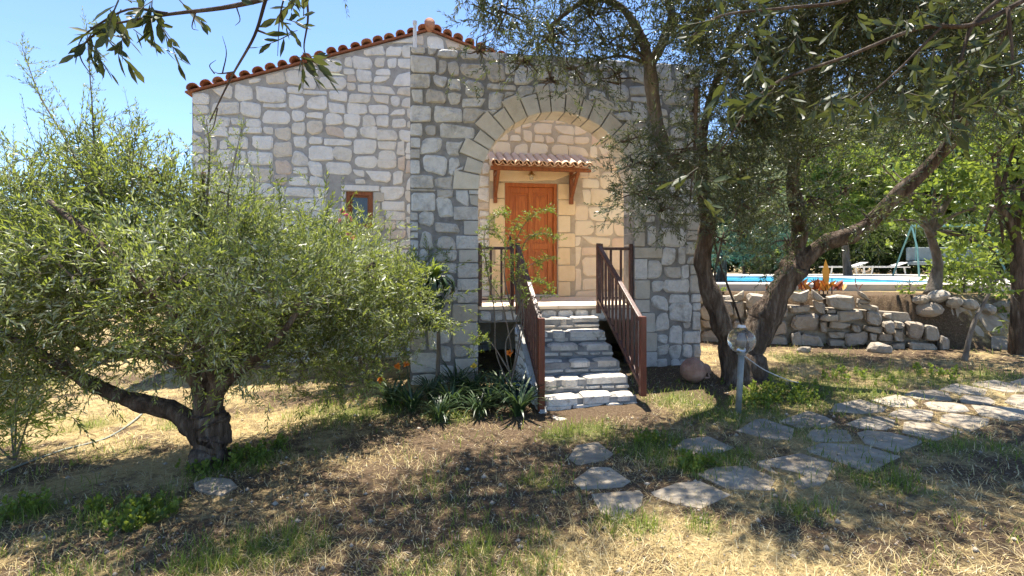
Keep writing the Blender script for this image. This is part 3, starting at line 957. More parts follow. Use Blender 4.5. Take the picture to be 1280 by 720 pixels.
def upper_cons(pts):
    """Keep rubble above the springing line clear of the voussoirs and below the wall top."""
    out = []
    for a, b in pts:
        b = min(b, ATOP - 0.01)
        dx, dz = a - ACX, b - SPR
        r = math.hypot(dx, dz)
        t = math.atan2(max(dz, 0), dx)
        ro = AR
        for (e0_, e1_, rr) in VOUT:
            if e0_ <= t <= e1_: ro = rr + 0.016
        if r < ro:
            if r < AR * 0.7: return None
            a, b = ACX + dx / r * ro, SPR + max(dz, 0) / r * ro
        out.append((a, b))
    return out


def lay_arch(rects, xl, xr, jamb, outer, cons):
    """One field of masonry: cut blocks on the jamb side, big quoins on the outer corner, rubble between."""
    for r in rects:
        x0, z0, x1, z1 = r
        at_jamb = jamb is not None and (abs(x1 - xr) < 1e-4 if jamb > 0 else abs(x0 - xl) < 1e-4)
        at_corner = outer is not None and (abs(x0 - xl) < 1e-4 if outer < 0 else abs(x1 - xr) < 1e-4)
        if at_jamb: pts = rubble_outline((x0 - (0.006 if jamb < 0 else 0), z0, x1 + (0.006 if jamb > 0 else 0), z1), 0.016, rda, 0.05, 0.7)
        elif at_corner: pts = rubble_outline((x0 - (0.008 if outer < 0 else 0), z0, x1 + (0.008 if outer > 0 else 0), z1), 0.020, rda, 0.10, 0.35)
        else: pts = rubble_outline(r, 0.004, rda, 0.22)
        a0 = area(pts)
        pts = cons(pts)
        if pts is None or area(pts) < 0.12 * a0 or area(pts) < 0.0018: continue
        mb = MB()
        if at_jamb:
            stone_geo(mb, pts, o_a, UX, UZ, -UY, 0.030, ATH - 0.01, rda, 0.006, 0.92)
            mb.build('block', M['sandstone'] if rda.random() < (0.45 if jamb > 0 else 0.8) else M['arch_stone'], awall)
        elif at_corner:
            stone_geo(mb, pts, o_a, UX, UZ, -UY, 0.032, 0.3, rda, 0.015, 0.88)
            mb.build('quoin', M['arch_stone'], awall)
        else:
            stone_geo(mb, pts, o_a, UX, UZ, -UY, 0.024 * rda.uniform(0.7, 1.3), 0.01, rda, 0.017, 0.84)
            mb.build('stone', M['arch_stone'], awall)


lay_arch(shift(skyline(OPL - AXL, SPR + 0.3, (0.20, 0.44), (0.15, 0.34), rda), AXL, -0.3), AXL, OPL, 1, -1, lambda p: [(a, min(b, SPR - 0.008)) for a, b in p])
lay_arch(shift(skyline(AXR - OPR, SPR + 0.3, (0.20, 0.44), (0.15, 0.34), rda), OPR, -0.3), OPR, AXR, -1, 1, lambda p: [(a, min(b, SPR - 0.008)) for a, b in p])
lay_arch(shift(skyline(AXR - AXL, ATOP - SPR, (0.21, 0.46), (0.15, 0.32), rda), AXL, SPR), AXL, AXR, None, -1, upper_cons)
# rear and end faces of the wall get joined masonry; rear in paler stone to bounce light
rects = skyline(AXR - AXL, ATOP + 0.2, (0.24, 0.5), (0.17, 0.32), rda)
rr_ = [(a, b, c, d) for a, b, c, d in rects]
back_o = Vector((AXR, YA + ATH, -0.2))


def back_cons(pts):
    q = [(AXR - a, b - 0.2) for a, b in pts]
    for a, b in q:
        if b > ATOP - 0.01: return None
        if b < SPR and OPL < a < OPR: return None
        if b >= SPR and math.hypot(a - ACX, b - SPR) < AR + 0.02: return None
    return pts


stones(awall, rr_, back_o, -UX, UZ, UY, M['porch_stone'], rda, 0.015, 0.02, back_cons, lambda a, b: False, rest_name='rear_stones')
rects = skyline(ATH, ATOP + 0.1, (0.2, 0.3), (0.17, 0.32), rda)
stones(awall, [r for r in rects if r[3] < ATOP + 0.1], Vector((AXR, YA, -0.12)), UY, UZ, UX, M['arch_stone'], rda, 0.04, 0.018, None, lambda a, b: False, rest_name='end_stones')
vp = MB()
vp.tube([Vector((-0.215, YA + 0.10, ATOP - 0.02)), Vector((-0.215, YA + 0.10, ATOP + 0.40))], [0.026, 0.026], 10)
vp.tube([Vector((-0.215, YA + 0.10, ATOP + 0.38)), Vector((-0.215, YA + 0.10, ATOP + 0.425))], [0.034, 0.034], 10)
tag(vp.build('vent_pipe', M['white_pipe'], arch), 'slim white pipe standing on the wall corner')

# --- porch floor
porch = thing('porch_floor', (ACX, 8.8, 0.0), 'cream tiled porch floor with a stone edge under the arch', 'porch')
sm = MB()
sm.box((OPL + 0.01, YA + 0.03, FLOOR - 0.24), (OPR - 0.01, YA + ATH, FLOOR - 0.04))
sm.box((AXL + 0.02, YA + ATH + 0.025, FLOOR - 0.24), (AXR - 0.02, YB - 0.04, FLOOR - 0.04))
slab = sm.build('slab', M['mortar_arch'], porch)
fx = AXL + 0.03
yrows = [YA + ATH + 0.03, 8.75, 9.33, YB - 0.045]
for r in range(3):
    x = AXL + 0.03
    while x < AXR - 0.1:
        x2 = min(x + 0.56, AXR - 0.03)
        MB().box((x + 0.004, yrows[r] + 0.004, FLOOR - 0.04), (x2 - 0.004, yrows[r + 1] - 0.004, FLOOR + rdm.uniform(-0.002, 0.002))).build('floor_tile', M['floor_tile'], slab)
        x = x2
x = OPL + 0.012
while x < OPR - 0.05:
    x2 = min(x + 0.607, OPR - 0.012)
    MB().box((x + 0.004, YA - 0.015, FLOOR - 0.045), (x2 - 0.004, YA + ATH + 0.026, FLOOR + rdm.uniform(-0.002, 0.002))).build('floor_tile', M['floor_tile'], slab)
    x = x2
rects = []
x = OPL + 0.02
while x < OPR - 0.1:
    w = rdm.uniform(0.14, 0.30)
    if OPR - 0.02 - x - w < 0.12: w = OPR - 0.02 - x
    rects.append((x, FLOOR - 0.235, x + w, FLOOR - 0.05)); x += w
stones(slab, rects, Vector((0, YA + 0.03, 0)), UX, UZ, -UY, M['arch_stone'], rdm, 0.03, 0.025, jit=0.1)
MB().box((AXL + 0.05, YA + ATH + 0.05, -0.5), (AXL + 0.25, YB - 0.05, FLOOR - 0.25)).build('side_wall', M['mortar'], porch)
MB().box((AXR - 0.25, YA + ATH + 0.05, -0.5), (AXR - 0.05, YB - 0.05, FLOOR - 0.25)).build('side_wall', M['mortar'], porch)

# --- stairs
SX0, SX1, NST = 1.33, 2.50, 7
RISE = (FLOOR + 0.12) / NST
RUN = 0.285
stairs = thing('garden_stairs', ((SX0 + SX1) / 2, 6.6, -0.12), 'rough grey stone steps rising from the garden to the porch', 'stairs')
rds = random.Random(21)
SY0 = YA - 0.02
for i in range(1, NST + 1):
    top = FLOOR - RISE * i
    y1, y0 = SY0 - RUN * (i - 1), SY0 - RUN * i
    if i == NST: y0 -= 0.08
    core = MB().box((SX0 + 0.02, y0 + 0.03, -0.45), (SX1 - 0.02, y1 + (0.035 if i > 1 else -0.002), top - 0.02))
    st = core.build('step', M['mortar_arch'], stairs)
    x = SX0 + rds.uniform(-0.01, 0.01)
    while x < SX1 - 0.05:
        w = rds.uniform(0.22, 0.52)
        if SX1 - x - w < 0.16: w = SX1 - x
        pts = rubble_outline((x, y0 - rds.uniform(0.0, 0.025), x + w, y1 + 0.01), 0.028, rds, 0.14)
        mb = MB(); stone_geo(mb, pts, Vector((0, 0, top - 0.012 + rds.uniform(-0.008, 0.01))), UX, UY, UZ, 0.014, rds.uniform(0.055, 0.085), rds, 0.014, 0.82)
        mb.build('tread_stone', M['step_stone'], st)
        x += w
    x = SX0
    rr = []
    while x < SX1 - 0.05:
        w = rds.uniform(0.16, 0.42)
        if SX1 - x - w < 0.12: w = SX1 - x
        rr.append((x, top - RISE + 0.012, x + w, top - 0.085)); x += w
    stones(st, rr, Vector((0, y0 + 0.03, 0)), UX, UZ, -UY, M['step_stone'], rds, 0.022, 0.03, None, lambda a, b: True, name='riser_stone', jit=0.2)
# stone cheek on the left side of the stairs
ck = MB()
cheek = [(-SY0, -0.45), (-SY0, FLOOR - 0.27), (-(SY0 - RUN * 6.1), FLOOR - RISE * 6 - 0.12), (-(SY0 - RUN * 6.6), -0.2), (-(SY0 - RUN * 6.6), -0.45)]
ck.prism(cheek[::-1], Vector((SX0 - 0.06, 0, 0)), -UY, UZ, -UX, 0.075)
cheek_o = ck.build('cheek_wall', M['mortar'], stairs)


def cheek_cons(pts):
    out = []
    for a, b in pts:
        lim = FLOOR - 0.29 - (a + SY0) / (RUN * 6.1) * (RISE * 6 - 0.15)
        out.append((a, min(b, lim)))
    return out


rects = shift(skyline(RUN * 6.5, 1.2, (0.14, 0.34), (0.09, 0.17), rds), -SY0 + 0.01, -0.3)
stones(cheek_o, rects, Vector((SX0 - 0.06, 0, 0)), -UY, UZ, -UX, M['white_stone'], rds, 0.022, 0.014, cheek_cons, lambda a, b: True)

# --- railings
def stair_railing(x, zbot, label):
    o = thing('stair_railing', (x, 6.8, 0), label, 'railing', 'stair railings')
    yt, yb = YA - 0.06, 5.98
    zt, zb = FLOOR + 0.92, 0.97
    MB().box((x - 0.032, yt - 0.032, FLOOR - 0.12), (x + 0.032, yt + 0.032, zt + 0.03)).build('post', M['rail_wood'], o, bevel=0.006)
    MB().box((x - 0.038, yb - 0.038, zbot), (x + 0.038, yb + 0.038, zb + 0.015)).build('post', M['post_wood'], o, bevel=0.008)
    A, B = Vector((x, yt - 0.034, zt - 0.03)), Vector((x, yb + 0.04, zb - 0.03))
    MB().bar(A, B, 0.062, 0.048).build('handrail', M['rail_wood'], o, bevel=0.008)
    dz = -0.80
    C, D = A + Vector((0, 0, dz)), B + Vector((0, 0, dz))
    MB().bar(C, D, 0.05, 0.055).build('bottom_rail', M['rail_wood'], o, bevel=0.006)
    for k in range(1, 11):
        p = A.lerp(B, k / 11)
        MB().box((x - 0.016, p.y - 0.016, p.z + dz + 0.02), (x + 0.016, p.y + 0.016, p.z - 0.015)).build('baluster', M['rail_wood'], o, bevel=0.003)


stair_railing(SX0 - 0.035, -0.2, 'dark red timber handrail on the left side of the stone steps')
stair_railing(SX1 + 0.05, 0.02, 'dark red timber handrail on the right side of the stone steps')


def porch_railing(x0, x1, nb, label):
    y = YA + 0.06
    o = thing('porch_railing', ((x0 + x1) / 2, y, FLOOR), label, 'railing', 'porch railings')
    for x in (x0, x1):
        MB().box((x - 0.028, y - 0.028, FLOOR + 0.003), (x + 0.028, y + 0.028, FLOOR + 0.95)).build('post', M['rail_wood'], o, bevel=0.005)
    MB().box((x0 + 0.028, y - 0.026, FLOOR + 0.85), (x1 - 0.028, y + 0.026, FLOOR + 0.895)).build('top_rail', M['rail_wood'], o, bevel=0.005)
    MB().box((x0 + 0.028, y - 0.022, FLOOR + 0.09), (x1 - 0.028, y + 0.022, FLOOR + 0.125)).build('bottom_rail', M['rail_wood'], o, bevel=0.005)
    for k in range(1, nb + 1):
        x = x0 + (x1 - x0) * k / (nb + 1)
        MB().box((x - 0.016, y - 0.016, FLOOR + 0.125), (x + 0.016, y + 0.016, FLOOR + 0.85)).build('baluster', M['rail_wood'], o, bevel=0.003)


porch_railing(OPL + 0.035, SX0 - 0.10, 2, 'short dark timber balustrade under the arch left of the steps')
porch_railing(SX1 + 0.125, OPR - 0.035, 2, 'short dark timber balustrade under the arch right of the steps')

# ------------------------------------------------------------------ foliage
def leaf_pts(p, d, side, nrm, ll, lw, fancy, curl):
    if not fancy:
        return [p, p + d * ll * 0.45 + side * lw * 0.5 + nrm * lw * 0.12, p + d * ll - nrm * curl * ll, p + d * ll * 0.45 - side * lw * 0.5 + nrm * lw * 0.12], [(0, 1, 2), (0, 2, 3)]
    c = lambda t: -nrm * curl * ll * t * t
    V = [p, p + d * ll * 0.28 + side * lw * 0.40 + c(0.28), p + d * ll * 0.62 + side * lw * 0.46 + c(0.62), p + d * ll + c(1.0),
         p + d * ll * 0.62 - side * lw * 0.46 + c(0.62), p + d * ll * 0.28 - side * lw * 0.40 + c(0.28), p + d * ll * 0.30 - nrm * lw * 0.14 + c(0.3), p + d * ll * 0.65 - nrm * lw * 0.12 + c(0.65)]
    return V, [(0, 6, 1), (1, 6, 7), (1, 7, 2), (2, 7, 3), (0, 5, 6), (5, 4, 7), (5, 7, 6), (4, 3, 7)]


def twig_template(L, n, ll, lw, seed, spread=(0.6, 1.1), stem_r=0.0022, bend=0.15, fancy=False, opposite=True, curl=0.1, taper=0.35, bare=False):
    """A leafy twig along +Z: stem prism and leaves; returns verts, tris, leaf id per vert, material per tri."""
    r = random.Random(seed)
    V, T, ID, MI = [], [], [], []
    ph = r.uniform(0, 6.28)
    bx = Vector((math.cos(ph), math.sin(ph), 0)) * bend * L
    pos = lambda t: Vector((0, 0, L * t)) + bx * t * t
    for t, rad in (() if bare else ((0, stem_r), (0.5, stem_r * 0.8), (1, stem_r * 0.3))):
        for k in range(3):
            V.append(pos(t) + Vector((math.cos(k * 2.094), math.sin(k * 2.094), 0)) * rad); ID.append(0)
    for s in (() if bare else (0, 3)):
        for k in range(3):
            k2 = (k + 1) % 3
            T += [(s + k, s + k2, s + 3 + k2), (s + k, s + 3 + k2, s + 3 + k)]; MI += [1, 1]
    lid = 1
    for i in range(n):
        t = 0.12 + 0.88 * (i + r.uniform(-0.3, 0.3)) / max(n - 1, 1)
        t = min(max(t, 0.03), 1)
        az0 = i * (1.57 if opposite else 2.4) + r.uniform(-0.5, 0.5)
        for az in ((az0, az0 + math.pi) if opposite else (az0,)):
            sp = r.uniform(*spread) * (1.0 - 0.5 * t)
            rad = Vector((math.cos(az), math.sin(az), 0))
            d = (Vector((0, 0, 1)) * math.cos(sp) + rad * math.sin(sp)).normalized()
            side = d.cross(rad)
            side = side.normalized() if side.length > 1e-3 else Vector((-math.sin(az), math.cos(az), 0))
            tw = r.uniform(-0.8, 0.8)
            side = Quaternion(d, tw) @ side
            nrm = side.cross(d).normalized()
            k = r.uniform(0.7, 1.15) * (1 - taper * t * t)
            pv, pf = leaf_pts(pos(t), d, side, nrm, ll * k, lw * k * r.uniform(0.85, 1.15), fancy, curl * r.uniform(-0.5, 1.5))
            b = len(V)
            V += pv; ID += [lid] * len(pv)
            T += [tuple(b + q for q in f) for f in pf]; MI += [0] * len(pf)
            lid += 1
    return np.array([tuple(v) for v in V]), np.array(T), np.array(ID), np.array(MI), lid


def norm(a):
    return a / np.maximum(np.linalg.norm(a, axis=1, keepdims=True), 1e-9)


class Foliage:
    def __init__(s, seed=0):
        s.V, s.T, s.M, s.A = [], [], [], []
        s.n = 0
        s.r = np.random.default_rng(seed)

    def twigs(s, templates, P, D, S, tint=(0.0, 1.0), tint_off=None):
        P, D, S = np.asarray(P, float), norm(np.asarray(D, float)), np.asarray(S, float)
        which = s.r.integers(0, len(templates), len(P))
        for w, (V, T, ID, MI, nl) in enumerate(templates):
            idx = np.where(which == w)[0]
            N = len(idx)
            if not N: continue
            z = D[idx]
            h = s.r.normal(size=(N, 3))
            x = norm(np.cross(h, z))
            y = np.cross(z, x)
            Rm = np.stack([x, y, z], 2) * S[idx][:, None, None]
            W = np.einsum('nij,vj->nvi', Rm, V) + P[idx][:, None, :]
            base = s.r.uniform(tint[0], tint[1], (N, nl))
            off = 0 if tint_off is None else tint_off[idx][:, None]
            A = np.clip(base + off, 0, 1)[:, ID]
            F = T[None] + (np.arange(N) * len(V))[:, None, None] + s.n
            s.V.append(W.reshape(-1, 3)); s.T.append(F.reshape(-1, 3)); s.M.append(np.tile(MI, N)); s.A.append(A.ravel())
            s.n += N * len(V)

    def raw(s, V, T, A, mi=0):
        s.V.append(np.asarray(V, float)); s.T.append(np.asarray(T) + s.n); s.M.append(np.full(len(T), mi)); s.A.append(np.asarray(A, float))
        s.n += len(V)

    def build(s, name, mats, parent=None, kind=None):
        V, T, Mi, A = np.concatenate(s.V), np.concatenate(s.T), np.concatenate(s.M), np.concatenate(s.A)
        me = bpy.data.meshes.new(name)
        me.vertices.add(len(V)); me.vertices.foreach_set('co', V.astype(np.float32).ravel())
        me.loops.add(T.size); me.loops.foreach_set('vertex_index', T.astype(np.int32).ravel())
        me.polygons.add(len(T)); me.polygons.foreach_set('loop_start', (np.arange(len(T)) * 3).astype(np.int32))
        me.polygons.foreach_set('material_index', Mi.astype(np.int32))
        me.update(calc_edges=True)
        me.attributes.new('tint', 'FLOAT', 'POINT').data.foreach_set('value', A.astype(np.float32))
        for m in mats: me.materials.append(m)
        o = bpy.data.objects.new(name, me)
        link(o, parent)
        if kind: o['kind'] = kind
        return o


OLIVE_T = [twig_template(0.24, 8, 0.062, 0.0145, 100 + k) for k in range(6)]
SHOOT_T = [twig_template(0.55, 15, 0.056, 0.013, 120 + k, bend=0.1, stem_r=0.003) for k in range(3)]
BUSH_T = [twig_template(0.30, 7, 0.095, 0.030, 140 + k, opposite=False, fancy=False) for k in range(5)]
BIG_T = [twig_template(0.36, 6, 0.17, 0.085, 160 + k, opposite=False, fancy=True, spread=(0.7, 1.3)) for k in range(4)]
DISTANT_T = [twig_template(0.5, 6, 0.34, 0.15, 190 + k, opposite=True, bare=True) for k in range(4)]
FAR_T = [twig_template(0.5, 8, 0.16, 0.06, 180 + k, opposite=True) for k in range(4)]


def blob_points(c, r, n, rg, shell=0.45):
    d = norm(rg.normal(size=(n, 3)))
    k = rg.uniform(0, 1, n) ** shell
    return np.asarray(c) + d * k[:, None] * np.asarray(r), d


def crown(fol, blobs, templates, per_m3, rg, scale=(0.8, 1.2), up=0.25, out=0.7, clump=0.15, jitter=0.6, shell=0.45, droop=0.0):
    for (c, r) in blobs:
        r = np.asarray(r if hasattr(r, '__len__') else (r, r, r * 0.8), float)
        n = max(4, int(per_m3 * 4.19 * r.prod()))
        nc = max(2, int(n / 22))                                # twigs gather in small sprays so that gaps stay open
        cc, cd = blob_points(c, r * 0.92, nc, rg, shell)
        which = rg.integers(0, nc, n)
        P = cc[which] + rg.normal(size=(n, 3)) * (0.13 + 0.10 * r.mean())
        D = cd[which] * out + rg.normal(size=(n, 3)) * jitter + np.array([0, 0, up - droop])
        off = rg.normal(size=nc)[which] * clump
        fol.twigs(templates, P, D, rg.uniform(scale[0], scale[1], n), (0.1, 0.9), off)


def branchlets(mb, blobs, rg, n=5, r0=0.014, seed=0):
    k = seed
    for (c, r) in blobs:
        c = Vector(c)
        rr = r if hasattr(r, '__len__') else (r, r, r * 0.8)
        for i in range(n):
            d = Vector(rg.normal(size=3)).normalized()
            e = c + Vector((d.x * rr[0], d.y * rr[1], d.z * rr[2])) * 0.9
            m = (c + e) / 2 + Vector(rg.normal(size=3)) * 0.12 * rr[0]
            s = c + Vector(rg.normal(size=3)) * 0.1 * rr[0]
            pts = catmull([s, m, e], 4)
            mb.tube(pts, [r0 * (1 - 0.85 * j / (len(pts) - 1)) for j in range(len(pts))], 5, 0.05, False, k); k += 1


def limb(name, parent, pts, r0, r1, mat, seg=10, rough=0.10, n=6, flare=0.0, seed=0):
    P = catmull([Vector(p) for p in pts], n)
    L = len(P)
    rg = random.Random(seed)
    rad = []
    for i in range(L):
        t = i / (L - 1)
        r = r0 + (r1 - r0) * t
        r *= 1 + flare * max(0, 1 - t * 2.6) ** 2
        r *= 1 + rough * (0.8 * math.sin(i * 0.55 + seed) + 0.5 * math.sin(i * 1.3 + seed * 2) + 0.2 * rg.uniform(-1, 1))
        rad.append(r)
    P = [p + Vector((rg.uniform(-1, 1), rg.uniform(-1, 1), rg.uniform(-1, 1))) * r0 * rough * 0.6 if 0 < i < L - 1 else p for i, p in enumerate(P)]
    return MB().tube(P, rad, seg, rough, True, seed).build(name, mat, parent, smooth=True)


def V3(px, py, d):
    return at(px, py, d)


# --- the low spreading olive on the left
rgo = np.random.default_rng(42)
tb = gp(262, 582)
olive = thing('olive_tree', tb, 'low spreading grey-green olive tree with gnarled trunk on the left lawn', 'tree', 'olive trees')
D0 = (tb - Vector((0, 0, EYE))).dot(Vector((ST, CT, 0)))
fork = V3(262, 515, D0)
limb('trunk', olive, [tb - Vector((0, 0, 0.12)), tb + Vector((0.0, 0, 0.12)), tb.lerp(fork, 0.6) + Vector((0.03, 0, 0)), fork], 0.150, 0.135, M['bark'], 28, 0.085, 12, 0.85, 3)
limbs_l = [([tb + Vector((0, 0, 0.16)), V3(244, 535, D0), V3(216, 514, D0), V3(172, 503, D0 - 0.05), V3(135, 490, D0 - 0.08), V3(100, 470, D0 - 0.1), V3(30, 430, D0 - 0.2), V3(-60, 390, D0 - 0.2)], 0.105, 0.03),
           ([fork - Vector((0, 0, 0.08)), V3(245, 470, D0 + 0.1), V3(190, 440, D0 + 0.2), V3(110, 435, D0 + 0.4), V3(20, 350, D0 + 0.5)], 0.10, 0.03),
           ([fork - Vector((0, 0, 0.05)), V3(258, 455, D0 + 0.15), V3(275, 390, D0 + 0.3), V3(250, 300, D0 + 0.4), V3(255, 215, D0 + 0.4)], 0.10, 0.02),
           ([fork - Vector((0, 0, 0.05)), V3(280, 460, D0 + 0.1), V3(340, 410, D0 + 0.3), V3(410, 360, D0 + 0.6), V3(470, 330, D0 + 0.8)], 0.09, 0.02),
           ([fork - Vector((0, 0, 0.05)), V3(270, 470, D0 - 0.1), V3(240, 420, D0 - 0.4), V3(150, 330, D0 - 0.6), V3(60, 250, D0 - 0.5)], 0.07, 0.02),
           ([fork - Vector((0, 0, 0.05)), V3(280, 480, D0 - 0.05), V3(330, 440, D0 - 0.2), V3(365, 400, D0 - 0.1), V3(380, 370, D0)], 0.06, 0.015)]
for i, (p, a, b) in enumerate(limbs_l):
    limb('limb', olive, p, a, b, M['bark'], 10, 0.12, 6, 0, 30 + i)
LB = []
for (px, py, dd, r) in ((30, 400, 0.2, 0.62), (-60, 330, 0.3, 0.75), (60, 300, 0.3, 0.70), (130, 250, 0.2, 0.55), (150, 350, 0.1, 0.65), (220, 290, 0.4, 0.60), (240, 380, 0.4, 0.55), (300, 310, 0.4, 0.60),
                        (330, 390, 0.5, 0.55), (380, 330, 0.8, 0.58), (420, 390, 0.9, 0.55), (460, 345, 1.1, 0.50), (400, 440, 0.9, 0.42), (320, 440, 0.3, 0.36), (250, 430, -0.5, 0.36), (80, 440, -0.1, 0.40), (170, 420, -0.3, 0.36),
                        (500, 380, 1.4, 0.48), (450, 445, 1.2, 0.34), (110, 350, -0.6, 0.45), (210, 350, -0.7, 0.45), (310, 360, -0.5, 0.42), (20, 340, -0.5, 0.50), (390, 380, 0.0, 0.40), (-80, 430, 0.2, 0.5), (60, 465, -0.1, 0.28), (130, 455, -0.25, 0.24), (205, 445, -0.4, 0.24), (330, 455, -0.1, 0.26), (380, 460, 0.5, 0.3), (430, 480, 0.9, 0.24), (20, 470, 0.2, 0.3), (270, 250, 0.3, 0.34), (190, 220, 0.1, 0.34), (30, 240, 0.2, 0.40)):
    LB.append((tuple(V3(px, py, D0 + dd)), r * 0.92))
fo = Foliage(1)
crown(fo, LB, OLIVE_T, 900, rgo, (0.85, 1.45), 0.35, 0.6, 0.2)
# upright shoots along the top
top_sh = [(20, 190), (45, 170), (95, 120), (60, 140), (110, 170), (150, 190), (170, 160), (150, 150), (210, 185), (230, 200), (255, 190), (290, 215), (300, 190), (270, 200), (330, 270), (120, 215), (190, 215), (10, 210), (75, 215), (240, 230), (360, 290), (420, 310), (130, 200), (175, 200), (340, 280)]
P, D, S = [], [], []
for (px, py) in top_sh:
    for q in range(3):
        p = V3(px + rgo.normal() * 12, py + 40 + abs(rgo.normal()) * 25, D0 + 0.2 + rgo.normal() * 0.25)
        P.append(p); D.append((rgo.normal() * 0.2, rgo.normal() * 0.2, 1)); S.append(rgo.uniform(0.7, 1.25))
fo.twigs(SHOOT_T, np.array(P), np.array(D), np.array(S), (0.2, 0.8))
sh = MB()
for (pts) in ([V3(150, 330, D0), V3(122, 220, D0), V3(115, 130, D0), V3(108, 30, D0 + 0.05)], [V3(120, 260, D0), V3(85, 180, D0), V3(50, 120, D0), V3(28, 60, D0)], [V3(255, 300, D0 + .3), V3(262, 200, D0 + .3), V3(258, 150, D0 + .3)],
              [V3(290, 330, D0 + .2), V3(285, 250, D0 + .2), V3(302, 160, D0 + .2)], [V3(180, 330, D0 + .2), V3(165, 230, D0 + .2), V3(172, 150, D0 + .2)]):
    c = catmull(pts, 6)
    sh.tube(c, [0.013 * (1 - 0.8 * j / (len(c) - 1)) for j in range(len(c))], 5, 0.03, False)
    P, D, S = [], [], []
    for j in range(4, len(c)):
        for q in range(3):
            P.append(c[j]); D.append((rgo.normal() * 0.8, rgo.normal() * 0.8, 0.9)); S.append(rgo.uniform(0.45, 0.85))
    fo.twigs(OLIVE_T, np.array(P), np.array(D), np.array(S), (0.1, 0.7))
branchlets(sh, LB, rgo, 5, 0.013, 500)
sh.build('branches', M['bark_pale'], olive, smooth=True)['kind'] = 'stuff'
fo.build('crown', [M['olive_leaf'], M['twig']], olive)

# --- the big olive beside the archway
rgr = np.random.default_rng(7)
rb = gp(922, 478)
D1 = (rb - Vector((0, 0, EYE))).dot(Vector((ST, CT, 0)))
tree = thing('olive_tree', rb, 'tall dark olive with twin leaning trunks between archway and dry-stone wall', 'tree', 'olive trees')
limb('trunk', tree, [V3(928, 488, D1), V3(915, 440, D1), V3(896, 385, D1), V3(878, 330, D1), V3(884, 275, D1 - 0.1), V3(872, 215, D1 - 0.4)], 0.155, 0.085, M['bark'], 14, 0.12, 7, 0.6, 50)
limb('trunk', tree, [V3(932, 486, D1 + 0.05), V3(940, 440, D1 + 0.05), V3(958, 395, D1 + 0.05), V3(982, 350, D1), V3(1000, 325, D1)], 0.20, 0.155, M['bark'], 14, 0.13, 7, 0.6, 51)
limb('limb', tree, [V3(978, 350, D1), V3(1030, 305, D1 - 0.1), V3(1075, 288, D1 - 0.2), V3(1120, 245, D1 - 0.4), V3(1165, 205, D1 - 0.6), V3(1200, 160, D1 - 0.9), V3(1205, 100, D1 - 1.2), V3(1190, 40, D1 - 1.5)], 0.125, 0.045, M['bark'], 12, 0.10, 7, 0, 52)
limb('limb', tree, [V3(990, 340, D1), V3(1000, 290, D1), V3(990, 220, D1 - 0.2), V3(1010, 130, D1 - 0.4), V3(1030, 30, D1 - 0.6)], 0.12, 0.04, M['bark'], 12, 0.10, 7, 0, 53)
limb('limb', tree, [V3(872, 220, D1 - 0.4), V3(835, 190, D1 - 0.7), V3(822, 155, D1 - 0.8), V3(815, 110, D1 - 0.9), V3(812, 78, D1 - 0.95)], 0.085, 0.075, M['bark_pale'], 12, 0.08, 6, 0, 54)
limb('limb', tree, [V3(812, 82, D1 - 0.95), V3(800, 45, D1 - 1.0), V3(775, 8, D1 - 1.0), V3(735, 0, D1 - 1.1), V3(690, 30, D1 - 1.2)], 0.065, 0.02, M['bark_pale'], 10, 0.08, 6, 0, 55)
limb('limb', tree, [V3(812, 82, D1 - 0.95), V3(832, 45, D1 - 1.0), V3(836, 0, D1 - 1.1), V3(780, -100, D1 - 1.4), V3(640, -130, D1 - 1.6), V3(540, -110, D1 - 1.7)], 0.06, 0.03, M['bark_pale'], 10, 0.08, 6, 0, 56)
limb('limb', tree, [V3(876, 225, D1 - 0.4), V3(880, 160, D1 - 0.5), V3(900, 90, D1 - 0.6), V3(930, 20, D1 - 0.8)], 0.07, 0.03, M['bark'], 10, 0.1, 6, 0, 57)
limb('sucker', tree, [V3(905, 478, D1 + 0.3), V3(900, 420, D1 + 0.3), V3(893, 350, D1 + 0.3), V3(905, 290, D1 + 0.3)], 0.022, 0.012, M['bark'], 7, 0.1, 5, 0, 58)
limb('sucker', tree, [V3(945, 478, D1 + 0.4), V3(925, 400, D1 + 0.4), V3(900, 330, D1 + 0.4), V3(890, 285, D1 + 0.3)], 0.02, 0.01, M['bark'], 7, 0.1, 5, 0, 59)
RBb, RBthin = [], []
